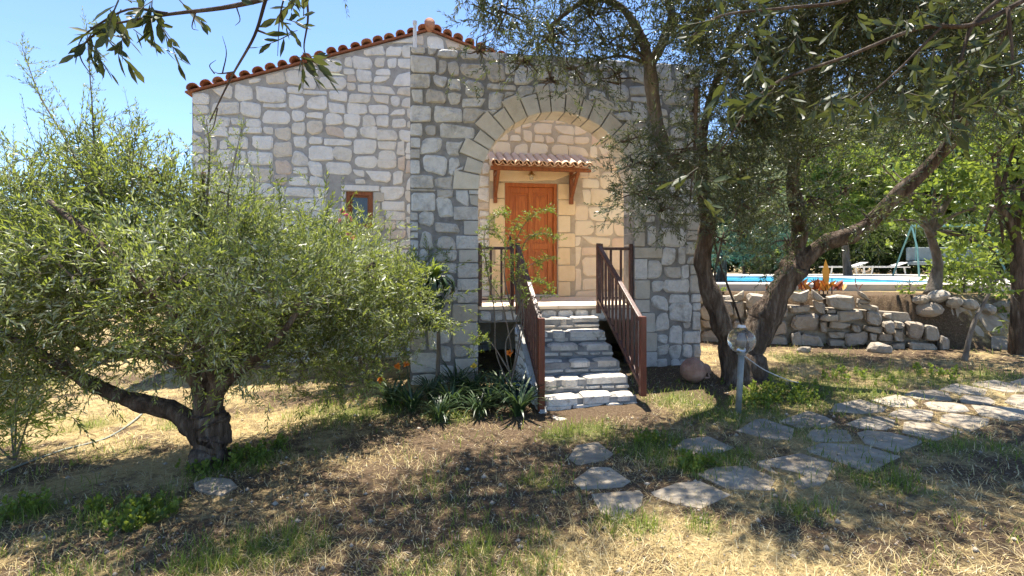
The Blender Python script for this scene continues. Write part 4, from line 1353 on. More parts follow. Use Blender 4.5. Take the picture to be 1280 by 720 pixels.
# (px, py, depth, radius): crown over the arch reaches towards the lens, the rest stands over the trunks
for (px, py, d, r) in ((630, 15, 5.9, 0.46), (690, 45, 5.9, 0.48), (740, 20, 6.0, 0.52), (720, 85, 6.1, 0.32), (770, 95, 6.1, 0.32), (655, 75, 6.0, 0.30), (600, 60, 6.0, 0.22), (790, 60, 6.0, 0.34), (690, 100, 6.1, 0.22), (600, -15, 5.8, 0.35), (700, -50, 5.7, 0.6), (800, -40, 5.8, 0.6),
                       (890, 10, 5.4, 0.50), (915, 90, 5.9, 0.42), (925, 150, 6.2, 0.42), (940, 60, 5.8, 0.55), (960, 140, 6.2, 0.50), (1000, 40, 5.8, 0.55), (1010, 190, 6.6, 0.42), (920, 220, 6.6, 0.42), (1050, 20, 5.6, 0.55), (1110, 40, 5.6, 0.5),
                       (1060, 100, 5.8, 0.36), (1150, 90, 5.6, 0.45), (1200, 30, 5.2, 0.5), (1250, 90, 5.2, 0.42), (1180, 150, 6.0, 0.34), (980, 270, 6.9, 0.34), (930, 290, 7.0, 0.30), (1040, 270, 6.8, 0.30), (890, 190, 6.2, 0.34),
                       (820, 205, 6.0, 0.36), (800, 240, 6.0, 0.32), (850, 190, 6.1, 0.36), (848, 245, 6.2, 0.32), (790, 205, 5.9, 0.24), (825, 262, 6.0, 0.22), (785, 175, 6.0, 0.16), (960, 235, 6.4, 0.34), (1015, 250, 6.5, 0.32), (925, 255, 6.5, 0.30), (1055, 235, 6.5, 0.26), (985, 305, 6.6, 0.24), (900, 300, 6.7, 0.18), (1085, 275, 6.5, 0.22), (955, 130, 8.8, 0.6), (1005, 145, 9.3, 0.6), (1050, 150, 9.0, 0.55), (1100, 120, 9.0, 0.55), (1145, 150, 8.8, 0.5), (930, 190, 8.4, 0.45), (1080, 60, 8.0, 0.6), (1180, 110, 8.0, 0.5), (1230, 130, 7.6, 0.45), (880, 55, 6.3, 0.30), (885, 120, 6.5, 0.28), (862, 95, 6.5, 0.24), (858, 30, 6.3, 0.32), (868, 140, 6.6, 0.20), (1270, 20, 4.6, 0.5), (1000, -60, 5.4, 0.7), (1120, -60, 5.2, 0.7), (900, -60, 5.0, 0.6)):
    (RBthin if px < 810 and py < 120 else RBb).append((tuple(V3(px, py, d)), (r, r, r * 0.85)))
# out-of-frame crown, whose shade falls on the lawn at the lower right
for (x, y, z, r) in ((-1.0, 5.5, 5.4, 0.55), (-0.3, 5.1, 5.3, 0.55), (0.4, 5.5, 5.4, 0.6), (1.0, 4.9, 5.2, 0.5), (0.2, 4.6, 5.1, 0.4), (-1.5, 4.9, 5.2, 0.4), (2.0, 5.6, 5.4, 0.5), (2.9, 6.0, 5.5, 0.55), (3.8, 6.6, 5.6, 0.5), (4.8, 5.1, 5.0, 0.5), (5.5, 5.2, 4.8, 0.55), (6.3, 5.3, 4.6, 0.5)):
    RBb.append(((x, y, z), (r, r, r * 0.8)))
fr_ = Foliage(2)
crown(fr_, RBb, OLIVE_T, 640, rgr, (0.9, 1.4), 0.0, 0.55, 0.16, droop=0.1)
crown(fr_, RBthin, OLIVE_T, 330, rgr, (0.9, 1.4), 0.0, 0.55, 0.16, droop=0.1)
bb = MB()
branchlets(bb, RBthin, rgr, 9, 0.013, 800)
branchlets(bb, RBb, rgr, 6, 0.014, 700)
# thin drooping twigs hanging over the arch
for k in range(26):
    px = rgr.uniform(600, 800); py = rgr.uniform(-10, 60)
    d = rgr.uniform(5.7, 6.2)
    a = V3(px, py, d)
    b = V3(px + rgr.normal() * 15 - 8, py + rgr.uniform(25, 65), d)
    c = catmull([a, (a + b) / 2 + Vector((rgr.normal() * 0.05, 0, 0)), b], 4)
    bb.tube(c, [0.006, 0.005, 0.005, 0.004, 0.004, 0.003, 0.003, 0.002, 0.002][:len(c)], 4, 0, False)
    fr_.twigs(OLIVE_T, np.array([c[-1], c[-3], c[-5]]), np.array([(rgr.normal() * .5, rgr.normal() * .5, -1) for _ in range(3)]), np.array([0.8, 0.8, 0.7]), (0.2, 0.9))
for (p0, p1, p2) in (((870, 110, 5.6), (868, 190, 6.0), (862, 255, 6.0)), ((812, 80, 6.2), (775, 70, 6.1), (730, 80, 6.0)), ((805, 75, 6.2), (780, 45, 6.0), (760, 55, 6.0)), ((1000, 200, 6.8), (960, 120, 6.3), (920, 60, 5.9)), ((1200, 120, 6.0), (1120, 60, 5.7), (1050, 20, 5.6)), ((875, 215, 6.6), (850, 225, 6.1), (810, 230, 5.7))):
    c = catmull([V3(*p0), V3(*p1), V3(*p2)], 6)
    bb.tube(c, [0.026 * (1 - 0.7 * j / (len(c) - 1)) for j in range(len(c))], 6, 0.05, False)
bb.build('branches', M['bark'], tree, smooth=True)['kind'] = 'stuff'
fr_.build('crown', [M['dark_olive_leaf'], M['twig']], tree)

# --- overhanging branches close to the lens (trees standing beside the photographer)
FORE_T = [twig_template(0.15, 6, 0.105, 0.034, 200 + k, opposite=False, fancy=True, bend=0.25, curl=0.18, stem_r=0.003, spread=(0.5, 1.2)) for k in range(5)]


def overhang(label, mains, clusters, seed, leafmat, base):
    rg = np.random.default_rng(seed)
    root = thing('overhanging_branch', base, label, 'branch', 'branches reaching in from above')
    mb = MB()
    for pts, r0 in mains:
        c = catmull([V3(*p) for p in pts], 6)
        mb.tube(c, [r0 * (1 - 0.75 * j / (len(c) - 1)) for j in range(len(c))], 6, 0.06, True, seed)
    fl = Foliage(seed)
    for (px, py, d, n, sc, dx, dz) in clusters:
        hub = V3(px, py, d)
        P, D, S = [], [], []
        for k in range(n):
            p = hub + Vector(rg.normal(size=3)) * 0.025
            P.append(p); D.append((dx + rg.normal() * 0.45, rg.normal() * 0.45, dz + rg.normal() * 0.45)); S.append(sc * rg.uniform(0.7, 1.15))
        fl.twigs(FORE_T, np.array(P), np.array(D), np.array(S), (0, 1))
    mb.build('branch', M['bark'], root, smooth=True)
    fl.build('leaves', [leafmat, M['twig']], root)


overhang('leafy twigs hanging into the blue sky at the upper left', [
    ([(420, -60, 1.35), (350, -10, 1.33), (290, 8, 1.32), (210, 18, 1.30), (140, 30, 1.30)], 0.009),
    ([(345, -40, 1.35), (332, 0, 1.35), (318, 45, 1.36), (290, 95, 1.37), (262, 152, 1.38)], 0.006),
    ([(210, 17, 1.30), (160, 12, 1.30), (110, 40, 1.30), (96, 60, 1.30)], 0.004),
    ([(130, 32, 1.30), (100, 65, 1.30), (118, 100, 1.30)], 0.003),
    ([(322, 38, 1.36), (345, 45, 1.36), (372, 38, 1.36)], 0.003), ([(292, 90, 1.37), (275, 92, 1.37), (268, 90, 1.37)], 0.0025), ([(278, 92, 1.37), (283, 66, 1.37), (278, 45, 1.37)], 0.002),
    ([(360, -20, 1.34), (350, 20, 1.34), (347, 70, 1.34)], 0.003), ([(380, -30, 1.34), (385, 20, 1.34), (380, 60, 1.34), (388, 78, 1.34)], 0.004), ([(296, 10, 1.32), (300, 25, 1.32), (294, 32, 1.32)], 0.002), ([(245, 14, 1.31), (240, 34, 1.31), (248, 38, 1.31)], 0.002),
    ([(272, 135, 1.38), (266, 160, 1.38), (255, 170, 1.38)], 0.002), ([(268, 92, 1.37), (262, 82, 1.37), (270, 75, 1.37)], 0.002)],
    [(155, 18, 1.30, 4, 0.62, 0.0, -0.5), (185, 8, 1.30, 4, 0.6, 0.1, -0.4), (130, 28, 1.30, 3, 0.6, -0.1, -0.6), (112, 48, 1.30, 3, 0.55, 0.1, -0.8), (140, 8, 1.30, 3, 0.55, -0.2, 0.2), (165, -5, 1.30, 3, 0.6, 0.0, 0.3), (170, 25, 1.30, 3, 0.55, 0.3, -0.5), (110, 42, 1.30, 1, 0.55, -0.8, -0.1),
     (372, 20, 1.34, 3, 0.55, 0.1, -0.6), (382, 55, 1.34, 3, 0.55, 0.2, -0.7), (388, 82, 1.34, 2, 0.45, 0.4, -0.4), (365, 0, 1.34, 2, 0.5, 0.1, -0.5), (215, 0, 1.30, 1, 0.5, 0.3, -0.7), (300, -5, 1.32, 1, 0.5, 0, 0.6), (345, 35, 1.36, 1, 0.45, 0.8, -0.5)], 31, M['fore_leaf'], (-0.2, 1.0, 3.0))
cl = []
rgx = np.random.default_rng(77)
for k in range(46):
    px = rgx.uniform(860, 1290); py = rgx.uniform(-20, 190) * (0.6 + 0.4 * (px - 850) / 430)
    cl.append((px, py, rgx.uniform(2.2, 2.9), 2, rgx.uniform(0.8, 1.15), rgx.normal() * 0.5, -0.5))
for (px, py) in ((885, 215), (880, 235), (1195, 105), (1210, 90), (1180, 120), (1215, 60), (1170, 60), (1130, 30), (1240, 50), (1190, 85)):
    cl.append((px, py, 2.5, 2, 1.0, rgx.normal() * 0.6, -0.6))
overhang('dark long-leaved boughs drooping across the upper right', [
    ([(1420, -60, 2.5), (1300, -10, 2.5), (1220, 30, 2.5), (1150, 35, 2.5), (1060, 70, 2.5), (960, 110, 2.5), (900, 190, 2.5)], 0.016),
    ([(1300, -40, 2.5), (1225, 20, 2.5), (1205, 60, 2.5), (1195, 105, 2.5), (1190, 150, 2.5)], 0.012),
    ([(1150, -40, 2.6), (1060, 0, 2.6), (980, 10, 2.6), (900, 20, 2.6), (860, 50, 2.6)], 0.012),
    ([(1180, 30, 2.5), (1120, 90, 2.5), (1060, 140, 2.5)], 0.008), ([(1260, 10, 2.4), (1265, 90, 2.4), (1240, 150, 2.4)], 0.008)],
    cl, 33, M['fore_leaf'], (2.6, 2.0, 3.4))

# ------------------------------------------------------------------ plants by the house
def strap_mesh(name, seed, n, L, w, mat, arch=(0.5, 1.1)):
    r = random.Random(seed)
    f = Foliage(seed)
    for k in range(n):
        az = r.uniform(0, 6.283)
        h = Vector((math.cos(az), math.sin(az), 0))
        sd = Vector((-math.sin(az), math.cos(az), 0))
        ln = L * r.uniform(0.6, 1.15)
        e0, bend = r.uniform(0.15, 0.6), r.uniform(*arch)
        p = h * r.uniform(0, 0.05)
        ang = e0
        V = []
        for i in range(6):
            ww = w * (0.7, 1, 1, 0.85, 0.55, 0.05)[i] * 0.5
            V += [tuple(p - sd * ww), tuple(p + sd * ww)]
            d = h * math.sin(ang) + Vector((0, 0, math.cos(ang)))
            p = p + d * ln / 5
            ang += bend / 2.5
        T = []
        for i in range(5):
            a = 2 * i
            T += [(a, a + 1, a + 3), (a, a + 3, a + 2)]
        f.raw(V, T, [min(1, max(0, r.gauss(0.5, 0.25)))] * len(V))
    o = f.build(name, [mat], None)
    COL.objects.unlink(o)
    me = o.data
    bpy.data.objects.remove(o)
    return me


def flower_head(mb, c, r, seed, n=14):
    rr = random.Random(seed)
    for k in range(n):
        d = Vector((rr.gauss(0, 1), rr.gauss(0, 1), rr.gauss(0.4, 0.8))).normalized()
        s = d.orthogonal().normalized() * r * 0.45
        t = d.cross(s).normalized() * r * 0.45
        p = c + d * r * 0.45
        q = c + d * r
        mb.poly([c, p + s, q, p - s], [(0, 1, 2), (0, 2, 3)])
        mb.poly([c, p + t, q, p - t], [(0, 1, 2), (0, 2, 3)])


STRAP = [strap_mesh('strap_leaves', 300 + k, 70, 0.46, 0.024, M['strap_leaf']) for k in range(4)]
spots = [(490, 505, 'pale tipped strap-leaved plant at the left end of the bed below the archway'), (515, 515, 'low strap-leaved clump in the front left of the bed'), (540, 500, 'strap-leaved clump under the drooping dracaena'), (565, 510, 'arching strap-leaved clump in the middle of the bed'),
         (590, 498, 'tall strap-leaved clump against the left pier'), (612, 508, 'dense strap-leaved clump in front of the dark opening'), (635, 500, 'strap-leaved clump beside the steps'), (600, 520, 'small front strap-leaved clump facing the lawn'),
         (648, 520, 'strap-leaved clump at the foot of the handrail'), (570, 490, 'rear strap-leaved clump touching the pier stones'), (625, 485, 'rear strap-leaved clump in the shade of the opening'), (550, 525, 'sparse strap-leaved clump at the bed edge')]
for i, (px, py, lab) in enumerate(spots):
    p = gp(px, py)
    t = thing('strap_leaf_plant', p, lab, 'plant', 'strap-leaved plants by the steps')
    o = bpy.data.objects.new('leaves', STRAP[i % 4]); COL.objects.link(o); o.parent = t
    o.rotation_euler = (0, 0, rnd.uniform(0, 6)); s_ = rnd.uniform(0.85, 1.25); o.scale = (s_, s_, s_)
for i, (px, py, mt, lab) in enumerate(((497, 458, 'petal_orange', 'orange flower head above the strap leaves left of the pier'), (508, 455, 'petal_orange', 'reddish orange flower head nearest the left pier'), (476, 475, 'petal_orange', 'bright orange flower head farthest left in the bed'),
                                       (592, 458, 'petal_yellow', 'small yellow flower head in front of the left pier'), (637, 441, 'petal_orange', 'single dried orange bloom in front of the dark opening'))):
    base = gp(px + 3, 500)
    d = (base - Vector((0, 0, EYE))).dot(Vector((ST, CT, 0)))
    h = V3(px, py, d)
    t = thing('flower', base, lab, 'flower', 'flowers in the bed')
    MB().tube(catmull([base, (base + h) / 2 + Vector((0.02, 0, 0)), h], 4), [0.006] * 9, 5).build('stalk', M['strap_leaf'], t)
    mb = MB(); flower_head(mb, h, 0.055, 600 + i); mb.build('petals', M[mt], t)

# drooping dracaena with long leaves
dp = gp(546, 490)
dd_ = (dp - Vector((0, 0, EYE))).dot(Vector((ST, CT, 0)))
drac = thing('dracaena', dp, 'long-leaved dracaena with drooping dark skirt beside the left pier', 'plant')
dt = V3(541, 352, dd_ - 0.28)
limb('stem', drac, [dp - Vector((0, 0, 0.05)), dp.lerp(dt, 0.5) + Vector((0.05, 0, 0)), dt], 0.03, 0.02, M['bark_pale'], 8, 0.08, 5, 0, 70)
for nm, seed, c, n, L, arch_ in (('young_leaves', 310, dt, 46, 0.46, (0.5, 1.2)), ('old_leaves', 311, dt - Vector((0, 0, 0.10)), 60, 0.62, (2.0, 2.9)), ('old_leaves', 312, dt - Vector((0, 0, 0.3)), 50, 0.52, (2.1, 2.9)), ('old_leaves', 313, dt - Vector((0, 0, 0.55)), 44, 0.5, (2.3, 2.9))):
    me = strap_mesh(nm, seed, n, L, 0.036, M['bright_leaf'] if nm == 'young_leaves' else M['strap_leaf'], arch_)
    o = bpy.data.objects.new(nm, me); link(o, drac); o.location = c

# oleander in front of the small window
op_ = gp(455, 478)
od = (op_ - Vector((0, 0, EYE))).dot(Vector((ST, CT, 0)))
ole = thing('oleander', op_, 'pink flowering oleander bush below the small window', 'shrub')
OB = [(tuple(V3(450, 320, od)), 0.45), (tuple(V3(490, 350, od - 0.2)), 0.45), (tuple(V3(430, 380, od)), 0.5), (tuple(V3(500, 400, od - 0.1)), 0.42), (tuple(V3(470, 430, od - 0.2)), 0.42), (tuple(V3(530, 340, od - 0.2)), 0.26), (tuple(V3(420, 300, od + .1)), 0.32)]
sb = MB()
for c, r in OB:
    c = Vector(c); pts = catmull([op_ - Vector((0, 0, 0.03)), op_.lerp(c, 0.5) + Vector((0, 0, 0.1)), c], 5)
    sb.tube(pts, [0.018 * (1 - 0.6 * j / (len(pts) - 1)) for j in range(len(pts))], 6, 0.05)
branchlets(sb, OB, rgo, 4, 0.009, 900)
sb.build('stems', M['bark_pale'], ole)
f = Foliage(5); OLE_T = [twig_template(0.26, 8, 0.095, 0.018, 220 + k) for k in range(4)]
crown(f, OB, OLE_T, 560, rgo, (0.8, 1.2), 0.4, 0.6, 0.12)
f.build('leaves', [M['olive_leaf'], M['twig']], ole)
fm = MB()
for i, (px, py) in enumerate(((432, 270), (437, 274), (428, 264), (436, 293), (441, 297), (497, 366), (424, 276))):
    flower_head(fm, V3(px, py, od - 0.3), 0.05, 640 + i, 10)
fm.build('blossom', M['petal_pink'], ole)

# airy climbing shrub by the left handrail
vp_ = gp(636, 512)
vd = 6.55
vine = thing('climbing_shrub', vp_, 'airy shrub with lime leaves and bare stems leaning over the left handrail', 'shrub')
sm_, f = MB(), Foliage(6)
VT = [twig_template(0.16, 7, 0.050, 0.020, 240 + k, spread=(0.8, 1.3)) for k in range(4)]
rgv = np.random.default_rng(9)
for pts in ([(640, 480), (632, 430), (650, 390), (640, 330), (650, 290), (668, 268), (690, 262)], [(638, 480), (648, 440), (655, 395), (648, 340), (658, 300), (680, 292), (700, 300)], [(636, 482), (620, 440), (618, 390), (608, 330), (606, 290), (622, 268), (640, 268)],
            [(640, 470), (652, 400), (648, 350), (665, 330), (690, 322)], [(640, 440), (628, 380), (612, 350), (604, 310)], [(648, 380), (640, 340), (628, 300), (612, 285)], [(640, 470), (615, 430), (598, 420), (590, 440)], [(645, 400), (660, 360), (678, 350), (690, 370)], [(642, 400), (630, 340), (636, 300), (650, 272)]):
    c = catmull([V3(px, py, vd + rgv.normal() * 0.05) for px, py in pts], 7)
    sm_.tube(c, [0.010 * (1 - 0.8 * j / (len(c) - 1)) for j in range(len(c))], 5, 0.05, False)
    P, D = [], []
    for j in range(int(len(c) * 0.35), len(c)):
        for q in range(2 if j < len(c) * 0.7 else 4):
            if rgv.uniform() < 0.7:
                P.append(c[j]); D.append((rgv.normal(), rgv.normal() * 0.7, rgv.normal() * 0.6 + 0.15))
    f.twigs(VT, np.array(P), np.array(D), rgv.uniform(0.45, 1.0, len(P)), (0.2, 1.0))
sm_.build('stems', M['bark_pale'], vine)
f.build('leaves', [M['bright_leaf'], M['twig']], vine)

# small shrub at the left edge of the lawn
lp = gp(18, 575)
ld = (lp - Vector((0, 0, EYE))).dot(Vector((ST, CT, 0)))
lsh = thing('small_shrub', lp, 'light green shrub at the left edge of the lawn under the olive', 'shrub')
f = Foliage(8)
LSB = [(tuple(V3(12, 515, ld)), 0.28), (tuple(V3(-20, 540, ld)), 0.28), (tuple(V3(28, 545, ld)), 0.18), (tuple(V3(22, 480, ld)), 0.22), (tuple(V3(40, 510, ld)), 0.14)]
crown(f, LSB, OLE_T, 900, rgo, (0.7, 1.0), 0.4, 0.6)
f.build('leaves', [M['bright_leaf'], M['twig']], lsh)
sb = MB()
for c, r in LSB: sb.tube([lp - Vector((0, 0, 0.03)), Vector(c)], [0.012, 0.005], 5)
branchlets(sb, LSB, rgo, 3, 0.006, 950)
sb.build('stems', M['bark_pale'], lsh)

# ------------------------------------------------------------------ garden objects
# globe lamp
gb = gp(922, 516)
gd = (gb - Vector((0, 0, EYE))).dot(Vector((ST, CT, 0)))
gc = V3(927, 425, gd)
lamp = thing('garden_lamp', gb, 'round glass globe lamp on a thin grey post in front of the tall olive', 'lamp')
MB().tube([gb - Vector((0, 0, 0.1)), gc - Vector((0, 0, 0.13))], [0.033, 0.033], 14).build('post', M['post_metal'], lamp, smooth=True)
RG = 0.15
MB().lathe(gc, [(RG * math.sin(math.pi * k / 14) + 0.0005, -RG * math.cos(math.pi * k / 14)) for k in range(15)], seg=24).build('globe', M['globe'], lamp, smooth=True)
MB().lathe(gc, [(0.0005, -0.06), (0.03, -0.05), (0.035, 0.0), (0.022, 0.05), (0.0005, 0.06)], seg=14).build('bulb', M['grey_plastic'], lamp, smooth=True)
MB().lathe(gc + Vector((0, 0, RG - 0.015)), [(0.0005, 0.03), (0.042, 0.03), (0.045, 0.0), (0.0005, -0.002)], seg=16).build('cap', M['white_pipe'], lamp)
MB().lathe(gc - Vector((0, 0, RG + 0.01)), [(0.0005, 0.0), (0.05, 0.0), (0.05, 0.025), (0.0005, 0.03)], seg=16).build('collar', M['post_metal'], lamp)
cab = MB(); c = catmull([gc - Vector((-0.02, 0, RG + 0.02)), V3(955, 462, gd + 0.2), V3(985, 475, gd + 0.5), gp(1000, 482) + Vector((0, 0, 0.03))], 5)
cab.tube(c, [0.006] * len(c), 6); cab.build('cable', M['grey_plastic'], lamp)

# clay urn lying against the pier
ub = gp(866, 478)
ud = (ub - Vector((0, 0, EYE))).dot(Vector((ST, CT, 0)))
uc = ub + Vector((0, 0, 0.165))
urn = thing('clay_urn', ub, 'round brown clay urn lying on its side by the right pier', 'urn')
ax = Vector((0.85, 0.35, -0.08)).normalized()
MB().lathe(uc - ax * 0.16, [(0.0005, -0.005), (0.07, 0.0), (0.13, 0.05), (0.172, 0.13), (0.175, 0.19), (0.15, 0.26), (0.10, 0.32), (0.075, 0.345)], ax, 24).build('body', M['urn_clay'], urn, smooth=True)
MB().lathe(uc - ax * 0.16, [(0.075, 0.345), (0.072, 0.40), (0.088, 0.43), (0.085, 0.44), (0.062, 0.435), (0.055, 0.36)], ax, 24).build('neck', M['urn_clay'], urn, smooth=True)
for s in (-1, 1):
    q = ax.cross(UZ).normalized() * s
    q = Quaternion(ax, 0.6) @ q
    c = catmull([uc - ax * 0.16 + ax * 0.40 + q * 0.075, uc - ax * 0.16 + ax * 0.36 + q * 0.15, uc - ax * 0.16 + ax * 0.26 + q * 0.145], 4)
    MB().tube(c, [0.014] * len(c), 7).build('handle', M['urn_clay'], urn, smooth=True)

# blue plant pot in the shade of the steps
bp_ = gp(652, 500)
pot = thing('plant_pot', bp_, 'dark blue plastic pot half hidden beside the stair wall', 'pot')
MB().lathe(bp_, [(0.0005, 0.0), (0.085, 0.0), (0.115, 0.19), (0.125, 0.19), (0.125, 0.215), (0.105, 0.215), (0.095, 0.15), (0.0005, 0.15)], seg=20).build('pot_body', M['blue_plastic'], pot, smooth=True)
MB().lathe(bp_ + Vector((0, 0, 0.155)), [(0.0005, 0.01), (0.05, 0.008), (0.096, 0.0)], seg=14).build('soil', M['soil'], pot)

# hose on the lawn
hp = [gp(*q) for q in ((178, 518), (160, 533), (135, 548), (110, 556), (85, 563), (50, 575), (10, 590), (-40, 612))]
c = catmull([p + Vector((0, 0, 0.011)) for p in hp], 6)
tag(MB().tube(c, [0.010] * len(c), 8).build('garden_hose', M['hose'], smooth=True), 'grey garden hose lying across the dry grass at the left', 'hose')


# loose flat slab by the olive
def slab_stone(pts, thick, mat, name, parent=None, rd=rnd, lift=0.0):
    n = len(pts)
    cx, cy = sum(p.x for p in pts) / n, sum(p.y for p in pts) / n
    lo = [Vector((p.x, p.y, p.z - 0.05)) for p in pts]
    mid = [Vector((p.x, p.y, p.z + lift + thick * 0.6)) for p in pts]
    top = [Vector((cx + (p.x - cx) * 0.92, cy + (p.y - cy) * 0.92, p.z + lift + thick + rd.uniform(-0.004, 0.004))) for p in pts]
    fs = []
    for i in range(n):
        j = (i + 1) % n
        fs += [(i, j, n + j, n + i), (n + i, n + j, 2 * n + j, 2 * n + i)]
    fs.append(tuple(2 * n + i for i in range(n)))
    return MB().poly(lo + mid + top, fs).build(name, mat, parent)


def ground_poly(px, py, rx, ry, n, rd, sq=0.0):
    """Irregular polygon on the ground around a pixel; rx, ry in pixels."""
    c = gp(px, py)
    ex = gp(px + rx, py) - c
    ey = gp(px, py - ry) - c
    out = []
    a0 = rd.uniform(0, 6.28)
    for k in range(n):
        a = a0 + 2 * math.pi * (k + rd.uniform(-0.28, 0.28)) / n
        r = rd.uniform(0.85, 1.12)
        p = c + ex * math.cos(a) * r + ey * math.sin(a) * r
        p.z = gz(p.x, p.y)
        out.append(p)
    return out


tag(slab_stone(ground_poly(268, 608, 27, 10, 8, rnd), 0.018, M['flag'], 'flat_stone'), 'pale flat stone lying at the foot of the left olive', 'stone')

# flagstone path
path = bpy.data.objects.new('flagstone_path', None); COL.objects.link(path)
tag(path, 'irregular flagstone path curving from the steps to the right', kind='structure')
FL = [(750, 600, 26, 10), (770, 628, 24, 9), (860, 619, 32, 9), (738, 568, 20, 7), (925, 598, 34, 11), (994, 586, 34, 10), (1060, 565, 36, 11), (1108, 552, 26, 9), (1155, 537, 32, 9), (1203, 527, 26, 7), (1246, 515, 28, 7), (1288, 504, 26, 7),
      (963, 537, 28, 7), (1008, 530, 24, 6), (1080, 510, 30, 6), (1122, 503, 22, 5), (1165, 496, 26, 5), (1208, 488, 26, 5), (1252, 484, 26, 5), (1220, 502, 18, 4), (880, 560, 22, 6), (1295, 478, 26, 5), (1035, 545, 22, 6), (1095, 530, 22, 6), (1140, 518, 20, 5), (1182, 510, 20, 5), (1205, 398, 26, 5), (1240, 408, 30, 6), (1275, 420, 30, 7), (1215, 418, 24, 6), (1255, 432, 26, 6), (1290, 440, 26, 6), (1180, 390, 22, 4), (1270, 402, 26, 5)]
FLAGPOLY = []
rdf = random.Random(31)
FC = [(gp(a, b), gp(a + c, b), gp(a, b - d)) for a, b, c, d in FL]
for i, (c, ex, ey) in enumerate(FC):
    ex, ey = (ex - c) * 1.65, (ey - c) * 2.0
    pp = []
    a0 = rdf.uniform(0, 1)
    for k in range(6):
        a = a0 + 2 * math.pi * (k + rdf.uniform(-0.3, 0.3)) / 6
        pp.append(c + (ex * math.cos(a) + ey * math.sin(a)) * rdf.uniform(0.75, 1.15))
    for j, (c2, _, _) in enumerate(FC):                       # keep a soil joint to each neighbour
        if i == j or (c2 - c).length > 1.8: continue
        dv = Vector((c2.x - c.x, c2.y - c.y, 0)); L = dv.length; dv /= L
        lim = L / 2 - rdf.uniform(0.015, 0.05)
        out = []
        for k in range(len(pp)):
            p, q = pp[k], pp[(k + 1) % len(pp)]
            sp_, sq_ = (p - c).dot(dv) - lim, (q - c).dot(dv) - lim
            if sp_ <= 0: out.append(p)
            if sp_ * sq_ < 0: out.append(p.lerp(q, sp_ / (sp_ - sq_)))
        pp = out
    if len(pp) < 3: continue
    pp = [Vector((p.x, p.y, gz(p.x, p.y))) for p in pp]
    FLAGPOLY.append(pp)
    slab_stone(pp, 0.005 if c.x < 2.2 else 0.009, M['flag'], 'flagstone', path, rdf)

# dry-stone retaining wall
rw = thing('retaining_wall', (WA + WB) / 2, 'low dry-stone retaining wall of rough boulders below the pool terrace', 'wall')
rdw = random.Random(77)
ZB = 0.02
o_w = Vector((WA.x, WA.y, ZB)) - WD * 0.9
LW = WL + 0.75
core = MB().prism([(0.0, -0.2), (LW - 0.2, -0.2), (LW - 0.5, 0.75), (0.0, 0.95)], o_w - (-WN) * 0.0 + WN * 0.10, WD, UZ, -WN, 0.25)
core_o = core.build('core', M['rock'], rw)
rects = [r for r in skyline(LW, 1.22, (0.16, 0.52), (0.10, 0.36), rdw)]


def rw_cons(pts):
    out = []
    for a, b in pts:
        lim = 1.06 if a < LW - 1.3 else 1.06 - (a - LW + 1.3) * 0.5
        out.append((a, min(b, lim + 0.05 * math.sin(a * 7) + 0.04 * math.sin(a * 17))))
    return out


for r in rects:
    pts = rubble_outline(r, 0.002, rdw, 0.20)
    a0 = area(pts); pts = rw_cons(pts)
    if area(pts) < 0.35 * a0: continue
    mb = MB()
    tilt = rdw.uniform(-0.05, 0.07)
    qa = rdw.uniform(-0.14, 0.14); mx, my = sum(p[0] for p in pts) / len(pts), sum(p[1] for p in pts) / len(pts)
    pts = [(mx + (a - mx) * math.cos(qa) - (b - my) * math.sin(qa), my + (a - mx) * math.sin(qa) + (b - my) * math.cos(qa)) for a, b in pts]
    stone_geo(mb, pts, o_w - WN * tilt, WD, UZ, -WN, rdw.uniform(0.05, 0.13), 0.12, rdw, rdw.uniform(0.025, 0.06), 0.80)
    mb.build('boulder', M['rock'], core_o, smooth=False)


def rock(loc, r, seed, sq=(1, 1, 0.7)):
    rr = random.Random(seed)
    bm = bmesh.new()
    bmesh.ops.create_icosphere(bm, subdivisions=2, radius=1.0)
    k = [Vector((rr.gauss(0, 1), rr.gauss(0, 1), rr.gauss(0, 1))).normalized() for _ in range(7)]
    for v in bm.verts:
        d = v.co.normalized()
        s = 1.0
        for q in k: s = min(s, 0.78 / max(0.2, d.dot(q)) if d.dot(q) > 0.6 else 9)
        s = min(s, 1.0) * rr.uniform(0.95, 1.04)
        v.co = Vector((d.x * sq[0], d.y * sq[1], d.z * sq[2])) * s * r
    me = bpy.data.meshes.new('rock')
    bm.to_mesh(me); bm.free()
    me.materials.append(M['rock'])
    o = bpy.data.objects.new('rock', me)
    o.location = loc
    o.rotation_euler = (rr.uniform(-0.2, 0.2), rr.uniform(-0.2, 0.2), rr.uniform(0, 6))
    link(o)
    return o


rk = [(1152, 386, 0.14, 'leftmost edging boulder beside the young tree trunk'), (1172, 380, 0.17, 'pale edging boulder just right of the young tree trunk'), (1192, 384, 0.16, 'second edging boulder right of the young tree trunk'), (1212, 387, 0.15, 'middle edging boulder above the sloping track'),
      (1234, 390, 0.15, 'edging boulder under the broad-leaved saplings'), (1256, 388, 0.17, 'edging boulder close to the right picture edge'), (1277, 392, 0.16, 'last edging boulder cut by the right picture edge'), (1098, 440, 0.17, 'boulder resting at the foot of the dry-stone wall'), (1160, 405, 0.20, 'flat boulder topping the right end of the dry-stone wall'),
      (1005, 440, 0.10, 'small stone at the left foot of the dry-stone wall')]
for i, (px, py, r, lab) in enumerate(rk):
    p = gp(px, py)
    tag(rock(p + Vector((0, 0, r * 0.3)), r, 900 + i, (1.25, 0.9, 0.7)), lab, 'boulder', 'boulders around the terrace')

# ------------------------------------------------------------------ pool terrace
DK = 1.20
dk = MB()


def deckpt(px, d, z=DK):
    p = at(px, 332, d); return Vector((p.x, p.y, z))


